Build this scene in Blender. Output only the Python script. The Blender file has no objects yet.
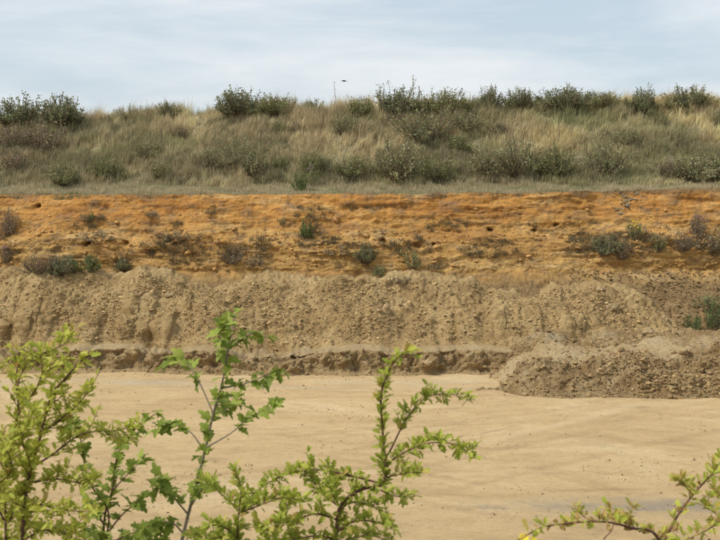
import bpy, math, random
import numpy as np
from mathutils import Vector, Matrix

random.seed(7)
rng = np.random.default_rng(11)
R = math.radians
scene = bpy.context.scene
C = scene.collection

# ------------------------------------------------------------------ camera
F, W, H = 989.0, 720.0, 540.0            # focal length in photo pixels
CAMZ, PITCH = 8.0, math.atan(105 / 989.0)
cam_d = bpy.data.cameras.new('camera')
cam = bpy.data.objects.new('camera', cam_d)
C.objects.link(cam)
cam.location = (0, 0, CAMZ)
cam.rotation_euler = (R(90) - PITCH, 0, 0)
cam_d.sensor_width = 36
cam_d.lens = 36 * F / W
cam_d.clip_start, cam_d.clip_end = 0.1, 12000
cam_d.dof.use_dof = True
cam_d.dof.focus_distance = 42
cam_d.dof.aperture_fstop = 12
scene.camera = cam

# ------------------------------------------------------------------ sky, sun, exposure
SUN_EL, SUN_AZ = R(50), R(-112)           # azimuth measured from +Y (view) towards +X
world = bpy.data.worlds.new('World')
scene.world = world
world.use_nodes = True
wt = world.node_tree
wt.nodes.clear()
def wn(t, **k):
    n = wt.nodes.new(t)
    for a, b in k.items():
        setattr(n, a, b)
    return n
sky = wn('ShaderNodeTexSky', sky_type='NISHITA', sun_disc=False, sun_elevation=SUN_EL,
         sun_rotation=SUN_AZ, air_density=1.0, dust_density=1.5, ozone_density=1.0)
tc = wn('ShaderNodeTexCoord')
mp = wn('ShaderNodeMapping')
mp.inputs['Scale'].default_value = (2.3, 2.3, 12)
mp.inputs['Rotation'].default_value = (R(1.5), R(-3), 0)
cl = wn('ShaderNodeTexNoise')
cl.inputs['Scale'].default_value = 1.3
cl.inputs['Detail'].default_value = 6
cl.inputs['Roughness'].default_value = 0.58
cl.inputs['Distortion'].default_value = 0.25
rp = wn('ShaderNodeValToRGB')
rp.color_ramp.elements[0].position = 0.36
rp.color_ramp.elements[0].color = (0.80, 0.80, 0.80, 1)
rp.color_ramp.elements[1].position = 0.64
rp.color_ramp.elements[1].color = (0.93, 0.93, 0.93, 1)
mx = wn('ShaderNodeMix', data_type='RGBA')
cc2 = wn('ShaderNodeValToRGB')
cc2.color_ramp.elements[0].position = 0.38
cc2.color_ramp.elements[0].color = (0.405, 0.47, 0.525, 1)
cc2.color_ramp.elements[1].position = 0.63
cc2.color_ramp.elements[1].color = (0.57, 0.595, 0.615, 1)
c10 = wn('ShaderNodeVectorMath', operation='SCALE')
c10.inputs['Scale'].default_value = 9.0
bg = wn('ShaderNodeBackground')
bg.inputs['Strength'].default_value = 0.1
wo = wn('ShaderNodeOutputWorld')
L = wt.links.new
L(tc.outputs['Generated'], mp.inputs['Vector'])
L(mp.outputs['Vector'], cl.inputs['Vector'])
L(cl.outputs['Fac'], rp.inputs['Fac'])
L(cl.outputs['Fac'], cc2.inputs['Fac'])
L(cc2.outputs['Color'], c10.inputs[0])
L(c10.outputs[0], mx.inputs[7])
L(rp.outputs['Color'], mx.inputs[0])
L(sky.outputs['Color'], mx.inputs[6])
L(mx.outputs[2], bg.inputs['Color'])
L(bg.outputs['Background'], wo.inputs['Surface'])

sun_d = bpy.data.lights.new('sun', 'SUN')
sun_d.energy = 2.2
sun_d.angle = R(11)
sun_d.color = (1.0, 0.95, 0.87)
sun = bpy.data.objects.new('sun', sun_d)
C.objects.link(sun)
sun.rotation_euler = Vector((-math.sin(SUN_AZ) * math.cos(SUN_EL), -math.cos(SUN_AZ) * math.cos(SUN_EL),
                             -math.sin(SUN_EL))).to_track_quat('-Z', 'Y').to_euler()
scene.view_settings.view_transform = 'Standard'
scene.view_settings.look = 'None'
scene.view_settings.gamma = 1
scene.view_settings.exposure = 0.70
scene.render.engine = 'CYCLES'

# ------------------------------------------------------------------ helpers
def ray(px, py):
    u, v = (px - 360) / F, (270 - py) / F
    return Vector((u, math.cos(PITCH) + v * math.sin(PITCH), -math.sin(PITCH) + v * math.cos(PITCH)))
def at(px, py, Y):
    d = ray(px, py)
    return Vector((0, 0, CAMZ)) + d * (Y / d.y)
def zat(py, Y):
    return CAMZ + (-math.sin(PITCH) + (270 - np.asarray(py, float)) / F * math.cos(PITCH)) \
        / (math.cos(PITCH) + (270 - np.asarray(py, float)) / F * math.sin(PITCH)) * Y
def X(px, Y):
    return (px - 360) / F * Y

def hsh(ix, iy, iz, s):
    n = (ix.astype(np.int64) * 374761393 + iy.astype(np.int64) * 668265263 +
         iz.astype(np.int64) * 1274126177 + s * 974634777) & 0xFFFFFFFF
    n = ((n ^ (n >> 13)) * 1274126177) & 0xFFFFFFFF
    n = ((n ^ (n >> 16)) * 2246822519) & 0xFFFFFFFF
    n = n ^ (n >> 15)
    return (n & 0xFFFFFF) / float(0xFFFFFF)
def vnoise(x, y, z=0.0, seed=0):
    x, y, z = np.broadcast_arrays(np.asarray(x, float), np.asarray(y, float), np.asarray(z, float))
    ix, iy, iz = np.floor(x), np.floor(y), np.floor(z)
    fx, fy, fz = x - ix, y - iy, z - iz
    q = lambda t: t * t * t * (t * (t * 6 - 15) + 10)
    ux, uy, uz = q(fx), q(fy), q(fz)
    r = 0
    for a in (0, 1):
        for b in (0, 1):
            for c in (0, 1):
                w = (ux if a else 1 - ux) * (uy if b else 1 - uy) * (uz if c else 1 - uz)
                r = r + w * hsh(ix + a, iy + b, iz + c, seed)
    return r * 2 - 1
def fbm(x, y, z=0.0, octv=4, seed=0, gain=0.5):
    r, a, f = 0, 1.0, 1.0
    for o in range(octv):
        r = r + a * vnoise(x * f + 17.3 * o, y * f + 9.1 * o, z * f, seed + o)
        a *= gain
        f *= 2.03
    return r
def sstep(a, b, t):
    t = np.clip((t - a) / (b - a), 0, 1)
    return t * t * (3 - 2 * t)

def tag(o, label=None, cat=None, group=None, kind=None):
    if label: o['label'] = label
    if cat: o['category'] = cat
    if group: o['group'] = group
    if kind: o['kind'] = kind
    return o
def link(name, me, mat=None, parent=None):
    o = bpy.data.objects.new(name, me)
    C.objects.link(o)
    if mat is not None and me is not None and not me.materials:
        me.materials.append(mat)
    if parent: o.parent = parent
    return o
def fastmesh(name, V, faces, k, smooth=False, col=None):
    """V (n,3), faces (m,k) int"""
    me = bpy.data.meshes.new(name)
    V = np.ascontiguousarray(V, np.float32)
    faces = np.ascontiguousarray(faces, np.int32)
    me.vertices.add(len(V))
    me.vertices.foreach_set('co', V.ravel())
    me.loops.add(faces.size)
    me.loops.foreach_set('vertex_index', faces.ravel())
    me.polygons.add(len(faces))
    me.polygons.foreach_set('loop_start', np.arange(0, faces.size, k, dtype=np.int32))
    me.polygons.foreach_set('loop_total', np.full(len(faces), k, np.int32))
    me.polygons.foreach_set('use_smooth', np.full(len(faces), smooth, bool))
    if col is not None:
        at_ = me.attributes.new('tint', 'FLOAT_COLOR', 'POINT')
        c4 = np.ones((len(V), 4), np.float32)
        c4[:, :3] = col
        at_.data.foreach_set('color', c4.ravel())
    me.update(calc_edges=True)
    me.validate()
    return me
def gridmesh(name, P, smooth=True):
    nu, nv = P.shape[:2]
    idx = np.arange(nu * nv).reshape(nu, nv)
    f = np.stack([idx[:-1, :-1], idx[1:, :-1], idx[1:, 1:], idx[:-1, 1:]], -1).reshape(-1, 4)
    return fastmesh(name, P.reshape(-1, 3), f, 4, smooth)
def normals(P):
    a = np.gradient(P, axis=0)
    b = np.gradient(P, axis=1)
    n = np.cross(a, b)
    return n / (np.linalg.norm(n, axis=-1, keepdims=True) + 1e-9)
def sweep(xs, ctrl, ns, blur=3):
    """ctrl: list of (Y(x), Z(x)); ns: subdivisions per segment"""
    rows = []
    for (a, b, n) in zip(ctrl[:-1], ctrl[1:], ns):
        for i in range(n):
            t = i / n
            rows.append((a[0] * (1 - t) + b[0] * t, a[1] * (1 - t) + b[1] * t))
    rows.append(ctrl[-1])
    P = np.zeros((len(xs), len(rows), 3))
    for j, (y, z) in enumerate(rows):
        P[:, j, 0] = xs
        P[:, j, 1] = y
        P[:, j, 2] = z
    for _ in range(blur):
        P[:, 1:-1] = (P[:, :-2] + 2 * P[:, 1:-1] + P[:, 2:]) / 4
    return P
def xcoords(half, step, far=120):
    f = np.arange(-half, half + 1e-6, step)
    o = np.concatenate([np.arange(half + 1, half + 10, 1.0), np.linspace(half + 12, far, 16)])
    return np.concatenate([-o[::-1], f, o])

# ------------------------------------------------------------------ materials
def newmat(name):
    m = bpy.data.materials.new(name)
    m.use_nodes = True
    nt = m.node_tree
    b = nt.nodes['Principled BSDF']
    b.inputs['Roughness'].default_value = 0.92
    b.inputs['Specular IOR Level'].default_value = 0.15
    return m, nt, b
def nd(nt, t, ins=None, **k):
    n = nt.nodes.new(t)
    for a, v in k.items():
        setattr(n, a, v)
    for a, v in (ins or {}).items():
        if hasattr(v, 'is_output'):
            nt.links.new(v, n.inputs[a])
        else:
            n.inputs[a].default_value = v
    return n
def noise(nt, vec, scale=(1, 1, 1), s=1.0, detail=6, rough=0.55, dist=0.0):
    m = nd(nt, 'ShaderNodeMapping', {'Vector': vec, 'Scale': scale})
    return nd(nt, 'ShaderNodeTexNoise', {'Vector': m.outputs[0], 'Scale': s, 'Detail': detail,
                                         'Roughness': rough, 'Distortion': dist}).outputs['Fac']
def ramp(nt, fac, stops):
    r = nd(nt, 'ShaderNodeValToRGB', {'Fac': fac})
    e = r.color_ramp.elements
    while len(e) < len(stops): e.new(0.5)
    for i, (p, c) in enumerate(stops):
        e[i].position = p
        e[i].color = (*c, 1) if not isinstance(c, (int, float)) else (c, c, c, 1)
    return r.outputs['Color']
def mix(nt, fac, a, b, mode='MIX'):
    return nd(nt, 'ShaderNodeMix', {0: fac, 6: a, 7: b}, data_type='RGBA', blend_type=mode).outputs[2]
def math_(nt, op, a, b=0.0, clamp=False):
    return nd(nt, 'ShaderNodeMath', {0: a, 1: b}, operation=op, use_clamp=clamp).outputs[0]
def bump(nt, b, h, dist, strength=1.0, prev=None):
    n = nd(nt, 'ShaderNodeBump', {'Height': h, 'Distance': dist, 'Strength': strength})
    if prev: nt.links.new(prev, n.inputs['Normal'])
    nt.links.new(n.outputs[0], b.inputs['Normal'])
    return n.outputs[0]
def rgba(c): return (*c, 1)

def soil_mat(name, cols, pebble=0.0, streak=(1, 1, 1)):
    m, nt, b = newmat(name)
    p = nd(nt, 'ShaderNodeNewGeometry').outputs['Position']
    big = noise(nt, p, streak, 0.75, 10, 0.68, 0.5)
    fine = noise(nt, p, (1, 1, 1), 9.0, 6, 0.7)
    col = ramp(nt, big, [(0.28, cols[0]), (0.45, cols[1]), (0.58, cols[2]), (0.75, cols[3])])
    col = mix(nt, 0.9, col, ramp(nt, fine, [(0.32, 0.5), (0.46, 0.95), (0.56, 1.04), (0.70, 1.25)]), 'MULTIPLY')
    nt.links.new(col, b.inputs['Base Color'])
    h = math_(nt, 'ADD', fine, noise(nt, p, (1, 1, 1), 28, 4, 0.6))
    bump(nt, b, h, 0.06, 0.9)
    return m

# pit floor: packed sand, dragged by wheels mostly along x
def floor_mat():
    m, nt, b = newmat('packed_sand')
    p = nd(nt, 'ShaderNodeNewGeometry').outputs['Position']
    rot = nd(nt, 'ShaderNodeMapping', {'Vector': p, 'Rotation': (0, 0, R(7))}).outputs[0]
    s1 = noise(nt, rot, (0.22, 0.42, 1), 1.0, 10, 0.70, 0.8)
    s2 = noise(nt, p, (0.8, 1.7, 1), 1.0, 9, 0.75, 0.5)
    fine = noise(nt, p, (1.0, 1.2, 1), 6.0, 8, 0.85)
    col = ramp(nt, s1, [(0.30, (0.42, 0.288, 0.148)), (0.43, (0.505, 0.358, 0.185)), (0.55, (0.56, 0.405, 0.212)),
                        (0.70, (0.635, 0.49, 0.285))])
    col = mix(nt, 0.75, col, ramp(nt, s2, [(0.34, 0.72), (0.44, 0.98), (0.56, 1.02), (0.66, 1.12)]), 'MULTIPLY')
    col = mix(nt, 0.7, col, ramp(nt, fine, [(0.32, 0.58), (0.46, 0.97), (0.56, 1.03), (0.70, 1.22)]), 'MULTIPLY')
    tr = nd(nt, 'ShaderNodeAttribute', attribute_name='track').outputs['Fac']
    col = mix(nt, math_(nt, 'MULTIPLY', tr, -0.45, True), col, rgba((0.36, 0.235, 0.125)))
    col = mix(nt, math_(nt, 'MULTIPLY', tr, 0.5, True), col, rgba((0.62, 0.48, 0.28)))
    sx = nd(nt, 'ShaderNodeSeparateXYZ', {0: p})
    # pale dried band along the foot of the bench
    d = math_(nt, 'ABSOLUTE', math_(nt, 'SUBTRACT', sx.outputs[1], 35.7))
    wob = noise(nt, p, (0.16, 1.0, 1), 1.0, 5, 0.6)
    band = math_(nt, 'MULTIPLY', math_(nt, 'SUBTRACT', 1.1, d, True), ramp(nt, wob, [(0.42, 0.0), (0.62, 0.85)]))
    col = mix(nt, band, col, rgba((0.50, 0.425, 0.30)))
    # grey clay smear near right
    dx = math_(nt, 'MULTIPLY', math_(nt, 'SUBTRACT', sx.outputs[0], 7.7), 0.17)
    dy = math_(nt, 'MULTIPLY', math_(nt, 'SUBTRACT', sx.outputs[1], 22.55), 1.15)
    rr = math_(nt, 'SQRT', math_(nt, 'ADD', math_(nt, 'MULTIPLY', dx, dx), math_(nt, 'MULTIPLY', dy, dy)))
    gm = math_(nt, 'ADD', math_(nt, 'SUBTRACT', 0.95, rr), math_(nt, 'MULTIPLY', math_(nt, 'SUBTRACT', s2, 0.5), 3.6))
    gm = math_(nt, 'MULTIPLY', gm, 1.1, True)
    col = mix(nt, math_(nt, 'MULTIPLY', gm, 0.85), col, rgba((0.30, 0.255, 0.19)))
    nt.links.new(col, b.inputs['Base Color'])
    pv = bump(nt, b, fine, 0.05, 1.0)
    bump(nt, b, s2, 0.03, 0.5, pv)
    return m

def cliff_mat():
    m, nt, b = newmat('orange_sand_face')
    p = nd(nt, 'ShaderNodeNewGeometry').outputs['Position']
    z = nd(nt, 'ShaderNodeSeparateXYZ', {0: p}).outputs[2]
    x = nd(nt, 'ShaderNodeSeparateXYZ', {0: p}).outputs[0]
    strata = noise(nt, p, (0.26, 0.26, 1.5), 1.0, 10, 0.70, 0.5)
    patch = noise(nt, p, (0.4, 0.4, 0.8), 1.0, 6, 0.6, 0.5)
    fine = noise(nt, p, (1, 1, 1.6), 7.0, 7, 0.72)
    dirt = noise(nt, p, (0.8, 0.8, 1.6), 1.7, 8, 0.7, 0.6)
    up = ramp(nt, strata, [(0.30, (0.20, 0.095, 0.035)), (0.42, (0.40, 0.188, 0.05)), (0.52, (0.485, 0.25, 0.068)),
                           (0.62, (0.545, 0.345, 0.142)), (0.74, (0.57, 0.43, 0.235))])
    lo = ramp(nt, strata, [(0.30, (0.24, 0.125, 0.045)), (0.44, (0.43, 0.245, 0.08)), (0.55, (0.50, 0.31, 0.108)),
                           (0.70, (0.55, 0.40, 0.205))])
    f = math_(nt, 'ADD', math_(nt, 'MULTIPLY', math_(nt, 'SUBTRACT', z, 5.1), 0.55),
              math_(nt, 'MULTIPLY', patch, 1.0), True)
    col = mix(nt, f, lo, up)
    col = mix(nt, ramp(nt, dirt, [(0.48, 0.0), (0.64, 0.8)]), col, rgba((0.22, 0.15, 0.085)))
    col = mix(nt, 0.85, col, ramp(nt, fine, [(0.28, 0.5), (0.48, 1.0), (0.75, 1.25)]), 'MULTIPLY')
    bands = noise(nt, p, (0.22, 0.22, 7.5), 1.0, 7, 0.66, 0.7)
    col = mix(nt, 0.6, col, ramp(nt, bands, [(0.30, 0.45), (0.40, 0.95), (0.58, 1.0), (0.66, 1.22)]), 'MULTIPLY')
    # gravelly brown talus below the sand
    tal = math_(nt, 'ADD', math_(nt, 'MULTIPLY', math_(nt, 'SUBTRACT', 3.45, z), 1.6), math_(nt, 'SUBTRACT', dirt, 0.5), True)
    gr = nd(nt, 'ShaderNodeTexVoronoi', {'Vector': p, 'Scale': 13.0})
    grc = mix(nt, 0.6, rgba((0.25, 0.165, 0.078)), ramp(nt, gr.outputs['Color'], [(0.0, 0.35), (1.0, 1.5)]), 'MULTIPLY')
    col = mix(nt, tal, col, grc)
    # dark topsoil under the turf
    ts = math_(nt, 'ADD', math_(nt, 'MULTIPLY', math_(nt, 'SUBTRACT', z, 6.62), 5.0), math_(nt, 'MULTIPLY', math_(nt, 'SUBTRACT', dirt, 0.5), 3.0), True)
    col = mix(nt, math_(nt, 'MULTIPLY', ts, 0.8), col, rgba((0.17, 0.115, 0.06)))
    nt.links.new(col, b.inputs['Base Color'])
    pv = bump(nt, b, fine, 0.07, 0.9)
    bump(nt, b, strata, 0.12, 0.7, pv)
    return m

def turf_mat():
    m, nt, b = newmat('dry_turf')
    p = nd(nt, 'ShaderNodeNewGeometry').outputs['Position']
    n1 = noise(nt, p, (0.5, 0.5, 0.5), 1.0, 8, 0.65, 0.3)
    n2 = noise(nt, p, (1, 1, 1), 8.0, 5, 0.7)
    col = ramp(nt, n1, [(0.3, (0.19, 0.16, 0.09)), (0.5, (0.28, 0.235, 0.14)), (0.7, (0.36, 0.31, 0.19))])
    col = mix(nt, 0.8, col, ramp(nt, n2, [(0.3, 0.55), (0.7, 1.25)]), 'MULTIPLY')
    nt.links.new(col, b.inputs['Base Color'])
    bump(nt, b, n2, 0.08)
    return m

def tint_mat(name, trans=0.25):
    m, nt, b = newmat(name)
    a = nd(nt, 'ShaderNodeAttribute', attribute_name='tint')
    nt.links.new(a.outputs['Color'], b.inputs['Base Color'])
    t = nd(nt, 'ShaderNodeBsdfTranslucent', {'Color': a.outputs['Color']})
    s = nd(nt, 'ShaderNodeMixShader', {0: trans, 1: b.outputs[0], 2: t.outputs[0]})
    nt.links.new(s.outputs[0], nt.nodes['Material Output'].inputs['Surface'])
    return m

def leaf_mat(name, stops, trans=0.42, rough=0.6):
    """colour varies from one leaf / bush to the next, mottled within it"""
    m, nt, b = newmat(name)
    b.inputs['Roughness'].default_value = rough
    b.inputs['Specular IOR Level'].default_value = 0.3
    oi = nd(nt, 'ShaderNodeObjectInfo')
    p = nd(nt, 'ShaderNodeNewGeometry').outputs['Position']
    n = noise(nt, p, (1, 1, 1), 6.0, 3)
    f = math_(nt, 'ADD', math_(nt, 'MULTIPLY', oi.outputs['Random'], 0.75), math_(nt, 'MULTIPLY', n, 0.3))
    col = ramp(nt, f, stops)
    nt.links.new(col, b.inputs['Base Color'])
    t = nd(nt, 'ShaderNodeBsdfTranslucent', {'Color': col})
    s = nd(nt, 'ShaderNodeMixShader', {0: trans, 1: b.outputs[0], 2: t.outputs[0]})
    nt.links.new(s.outputs[0], nt.nodes['Material Output'].inputs['Surface'])
    return m
def plain_mat(name, c, rough=0.85, var=0.35, s=25):
    m, nt, b = newmat(name)
    b.inputs['Roughness'].default_value = rough
    p = nd(nt, 'ShaderNodeNewGeometry').outputs['Position']
    n = noise(nt, p, (1, 1, 1), s, 5, 0.6)
    col = mix(nt, 1.0, rgba(c), ramp(nt, n, [(0.3, 1 - var), (0.7, 1 + var)]), 'MULTIPLY')
    nt.links.new(col, b.inputs['Base Color'])
    bump(nt, b, n, 0.002)
    return m

M = {}
M['floor'] = floor_mat()
M['cliff'] = cliff_mat()
M['turf'] = turf_mat()
M['spoil'] = soil_mat('tan_spoil', [(0.225, 0.147, 0.066), (0.355, 0.242, 0.11), (0.43, 0.304, 0.145), (0.51, 0.38, 0.198)])
M['mound'] = soil_mat('grey_brown_spoil', [(0.17, 0.105, 0.045), (0.265, 0.175, 0.082), (0.345, 0.25, 0.13), (0.45, 0.375, 0.25)])
M['bench'] = soil_mat('bench_soil', [(0.19, 0.13, 0.063), (0.31, 0.215, 0.105), (0.39, 0.28, 0.142), (0.45, 0.335, 0.18)])
M['pale'] = soil_mat('pale_dry_sand', [(0.33, 0.23, 0.115), (0.39, 0.285, 0.15), (0.43, 0.325, 0.18), (0.47, 0.37, 0.22)])
M['rim'] = soil_mat('rim_soil', [(0.10, 0.085, 0.04), (0.16, 0.13, 0.06), (0.13, 0.15, 0.05), (0.22, 0.19, 0.10)])
M['tint'] = tint_mat('dry_grass', 0.35)
M['bush'] = tint_mat('bush_foliage', 0.25)
M['twig'] = plain_mat('dark_twig', (0.17, 0.13, 0.085))
M['bark_red'] = plain_mat('red_brown_bark', (0.14, 0.065, 0.05), 0.6, 0.3, 60)
M['bark_grey'] = plain_mat('grey_bark', (0.24, 0.19, 0.14), 0.7, 0.3, 60)
M['haw'] = leaf_mat('yellow_green_leaf', [(0.05, (0.28, 0.33, 0.04)), (0.35, (0.43, 0.46, 0.065)), (0.58, (0.53, 0.53, 0.09)), (0.76, (0.55, 0.47, 0.11)), (0.92, (0.48, 0.30, 0.10))])
M['maple'] = leaf_mat('green_lobed_leaf', [(0.1, (0.18, 0.235, 0.035)), (0.4, (0.265, 0.335, 0.05)), (0.75, (0.36, 0.42, 0.075)), (1.0, (0.45, 0.46, 0.10))])
M['clod'] = tint_mat('clod_soil', 0.0)
_nt = M['clod'].node_tree
_p = nd(_nt, 'ShaderNodeNewGeometry').outputs['Position']
_a = [n_ for n_ in _nt.nodes if n_.type == 'ATTRIBUTE'][0].outputs['Color']
_f = noise(_nt, _p, (1, 1, 1), 9.0, 6, 0.7)
_nt.links.new(mix(_nt, 0.9, _a, ramp(_nt, _f, [(0.3, 0.62), (0.5, 1.0), (0.72, 1.22)]), 'MULTIPLY'), _nt.nodes['Principled BSDF'].inputs['Base Color'])
bump(_nt, _nt.nodes['Principled BSDF'], noise(_nt, _p, (1, 1, 1), 28, 4, 0.6), 0.04, 0.9)
M['yellow'] = plain_mat('yellow_petals', (0.70, 0.52, 0.03), 0.7, 0.2)
M['purple'] = plain_mat('dull_purple_flower', (0.22, 0.13, 0.155), 0.8, 0.3)
M['bird'] = plain_mat('dark_feathers', (0.03, 0.028, 0.03), 0.7, 0.3)

# ------------------------------------------------------------------ the setting
# pit floor
def fine_axis(a, b, st, lo, hi, n):
    m = np.arange(a, b + 1e-6, st)
    return np.concatenate([np.linspace(lo, a, n)[:-1], m, np.linspace(b, hi, n)[1:]])
gx = fine_axis(-17, 17, 0.09, -120, 120, 14)
gy = fine_axis(19, 38.5, 0.06, 6, 46, 8)
GX, GY = np.meshgrid(gx, gy, indexing='ij')
fz = 0.03 * fbm(GX * 0.2, GY * 0.25, 0, 3, 3) + 0.004 * fbm(GX * 2.2, GY * 3.0, 0, 4, 9, 0.65)
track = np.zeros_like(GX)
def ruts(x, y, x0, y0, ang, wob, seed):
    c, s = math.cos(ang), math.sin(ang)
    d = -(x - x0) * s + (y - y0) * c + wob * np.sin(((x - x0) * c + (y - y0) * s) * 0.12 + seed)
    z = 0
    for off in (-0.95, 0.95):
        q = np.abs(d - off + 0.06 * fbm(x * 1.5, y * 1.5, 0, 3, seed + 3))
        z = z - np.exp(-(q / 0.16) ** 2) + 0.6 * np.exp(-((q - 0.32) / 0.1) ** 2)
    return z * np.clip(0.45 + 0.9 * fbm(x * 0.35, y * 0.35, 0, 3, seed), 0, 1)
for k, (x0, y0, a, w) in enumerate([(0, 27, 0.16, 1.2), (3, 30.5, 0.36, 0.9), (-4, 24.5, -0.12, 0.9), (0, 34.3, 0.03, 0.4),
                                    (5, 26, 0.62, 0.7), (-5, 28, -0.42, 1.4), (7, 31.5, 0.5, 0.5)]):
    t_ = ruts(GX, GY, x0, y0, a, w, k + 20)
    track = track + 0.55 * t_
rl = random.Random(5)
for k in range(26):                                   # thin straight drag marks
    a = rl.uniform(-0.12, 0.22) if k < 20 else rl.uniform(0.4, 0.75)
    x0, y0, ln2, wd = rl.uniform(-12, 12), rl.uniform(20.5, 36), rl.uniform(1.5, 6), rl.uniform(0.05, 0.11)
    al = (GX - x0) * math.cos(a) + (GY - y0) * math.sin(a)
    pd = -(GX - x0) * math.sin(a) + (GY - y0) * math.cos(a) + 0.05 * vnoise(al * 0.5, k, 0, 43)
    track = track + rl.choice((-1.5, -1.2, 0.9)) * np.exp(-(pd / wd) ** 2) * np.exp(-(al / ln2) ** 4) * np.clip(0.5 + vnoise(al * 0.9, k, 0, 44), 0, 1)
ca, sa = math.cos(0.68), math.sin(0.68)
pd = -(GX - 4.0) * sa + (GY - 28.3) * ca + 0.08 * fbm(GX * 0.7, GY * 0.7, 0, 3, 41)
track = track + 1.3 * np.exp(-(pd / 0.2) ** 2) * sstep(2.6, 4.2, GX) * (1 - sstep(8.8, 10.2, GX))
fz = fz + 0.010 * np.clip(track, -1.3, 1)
fz = fz + 0.006 * np.abs(fbm(GX * 2.2, GY * 2.2, 0, 4, 37, 0.65))
crumb = np.maximum(fbm(GX * 1.3, GY * 3.0, 0, 4, 33, 0.65) - 0.45, 0)
fz = fz + 0.02 * crumb
fz = fz + 0.25 * sstep(36.6, 38.2, GY) * 0.2
P = np.stack([GX, GY, fz], -1)
FLOOR = P
fl = gridmesh('pit_floor', P)
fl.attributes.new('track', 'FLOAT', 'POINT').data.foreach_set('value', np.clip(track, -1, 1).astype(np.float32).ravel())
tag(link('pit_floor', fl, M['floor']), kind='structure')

# near rim the photographer stands on, sloping down to the floor
nx_, ny_ = fine_axis(-8, 8, 0.2, -120, 120, 12), None
nb = [(-400, 6.6), (-60, 6.5), (-10, 6.4), (1.0, 6.4), (2.1, 6.35), (5.8, 3.2), (9.6, 0.15), (10.6, -0.35)]
P = sweep(nx_, [(np.full(len(nx_), a), np.full(len(nx_), b)) for a, b in nb], [4, 6, 14, 6, 18, 18, 5], 1)
P[..., 2] += 0.07 * fbm(P[..., 0] * 0.7, P[..., 1] * 0.7, 0, 4, 51)
NEAR = P
tag(link('near_bank', gridmesh('near_bank', P), M['rim']), kind='structure')

# bench + spoil bank at the foot of the face
xs = xcoords(20, 0.045)
one = np.ones(len(xs))
px41 = 360 + xs * F / 41
foot = 37.3 + 0.22 * fbm(xs * 0.35, 0, 0, 4, 61, 0.6)
edge_z = 0.84 + 0.10 * fbm(xs * 0.5, 3, 0, 4, 62, 0.6)
ridge_py = np.interp(px41, [0, 60, 120, 200, 240, 320, 400, 480, 540, 575, 600, 628, 650, 670, 690, 720, 800],
                     [271, 269, 274, 279, 282, 277, 280, 284, 288, 287, 283, 288, 298, 313, 325, 331, 336])
ridge_Y = 42.2 - 1.9 * sstep(615, 700, px41)
ridge_z = zat(ridge_py, ridge_Y) + 0.05
cut = foot + 0.42 + 0.28 * fbm(xs * 0.8, 1.7, 0, 4, 63, 0.6)
P = sweep(xs, [(foot - 0.25, -0.15 * one), (foot, 0.04 * one), (cut, edge_z), (cut + 0.8, edge_z + 0.06),
               (ridge_Y - 0.5, ridge_z - 0.12), (ridge_Y, ridge_z), (ridge_Y + 1.6, ridge_z - 0.55)],
          [4, 26, 12, 92, 12, 14], 2)
n = normals(P)
x_, y_, z_ = P[..., 0], P[..., 1], P[..., 2]
slope_m = sstep(1.0, 1.35, z_)
face_m = sstep(0.05, 0.3, z_) * (1 - sstep(0.75, 0.95, z_))
base = fbm(x_ * 0.45, y_ * 0.45, z_ * 0.45, 3, 71)
runs = fbm(x_ * 0.6 + z_ * 0.55 + 0.4 * vnoise(x_ * 0.3, 0, 0, 77), z_ * 0.3, 0, 4, 75)                 # downhill runnels
lump = np.abs(fbm(x_ * 1.7, y_ * 1.7, z_ * 1.7, 4, 72, 0.62))
small = fbm(x_ * 5.0, y_ * 5.0, z_ * 5.0, 3, 73, 0.75)
disp = slope_m * (0.42 * base + 0.12 * runs + 0.13 * (lump - 0.4) + 0.045 * small)
disp = disp + face_m * (0.30 * fbm(x_ * 0.9, y_, z_ * 1.3, 5, 74, 0.6) + 0.08 * small - 0.08)
disp = disp + (1 - slope_m) * (1 - face_m) * 0.012 * small
P = P + n * disp[..., None]
SPOIL = P
tag(link('spoil_bank', gridmesh('spoil_bank', P), M['spoil']), kind='structure').data.materials.append(M['bench'])
sb = bpy.data.objects['spoil_bank'].data
mi = np.zeros(len(sb.polygons), np.int32).reshape(P.shape[0] - 1, P.shape[1] - 1)
mi[:, :29] = 1
mi[:, 29:40] = 2
sb.materials.append(M['pale'])
sb.polygons.foreach_set('material_index', mi.ravel())

# orange sand face with gravel talus
px43 = 360 + xs * F / 43.5
lip_py = np.interp(px43, [0, 200, 400, 500, 720], [195, 194.5, 193.5, 193, 189])
lip_Y = 44.7 + 0.22 * fbm(xs * 0.35, 5, 0, 4, 81)
lip_z = zat(lip_py, lip_Y) + 0.03 * fbm(xs * 1.1, 4, 0, 4, 84, 0.65)
sh_Y = 43.6 + 0.3 * fbm(xs * 0.22, 8, 0, 3, 82)
sh_z = 4.85 + 0.3 * fbm(xs * 0.3, 2, 0, 3, 83)
P = sweep(xs, [(39.3 * one, 0.0 * one), (40.6 * one, 1.15 * one), (42.75 * one, 3.35 * one), (sh_Y - 0.42, sh_z - 0.28), (sh_Y, sh_z),
               (lip_Y - 0.12, lip_z - 0.15), (lip_Y, lip_z)], [8, 34, 34, 14, 46, 6], 2)
n = normals(P)
x_, y_, z_ = P[..., 0], P[..., 1], P[..., 2]
fm = sstep(3.2, 3.6, z_) * (1 - sstep(-0.12, 0.0, z_ - lip_z[:, None]))
st = fbm(x_ * 0.35, y_ * 0.2, z_ * 3.6, 4, 91, 0.65)
blk = fbm(x_ * 1.1, y_ * 1.1, z_ * 2.2, 4, 92, 0.55)
gul = -np.maximum(fbm(x_ * 1.5, 0, z_ * 0.35, 3, 93) - 0.25, 0)
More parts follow.
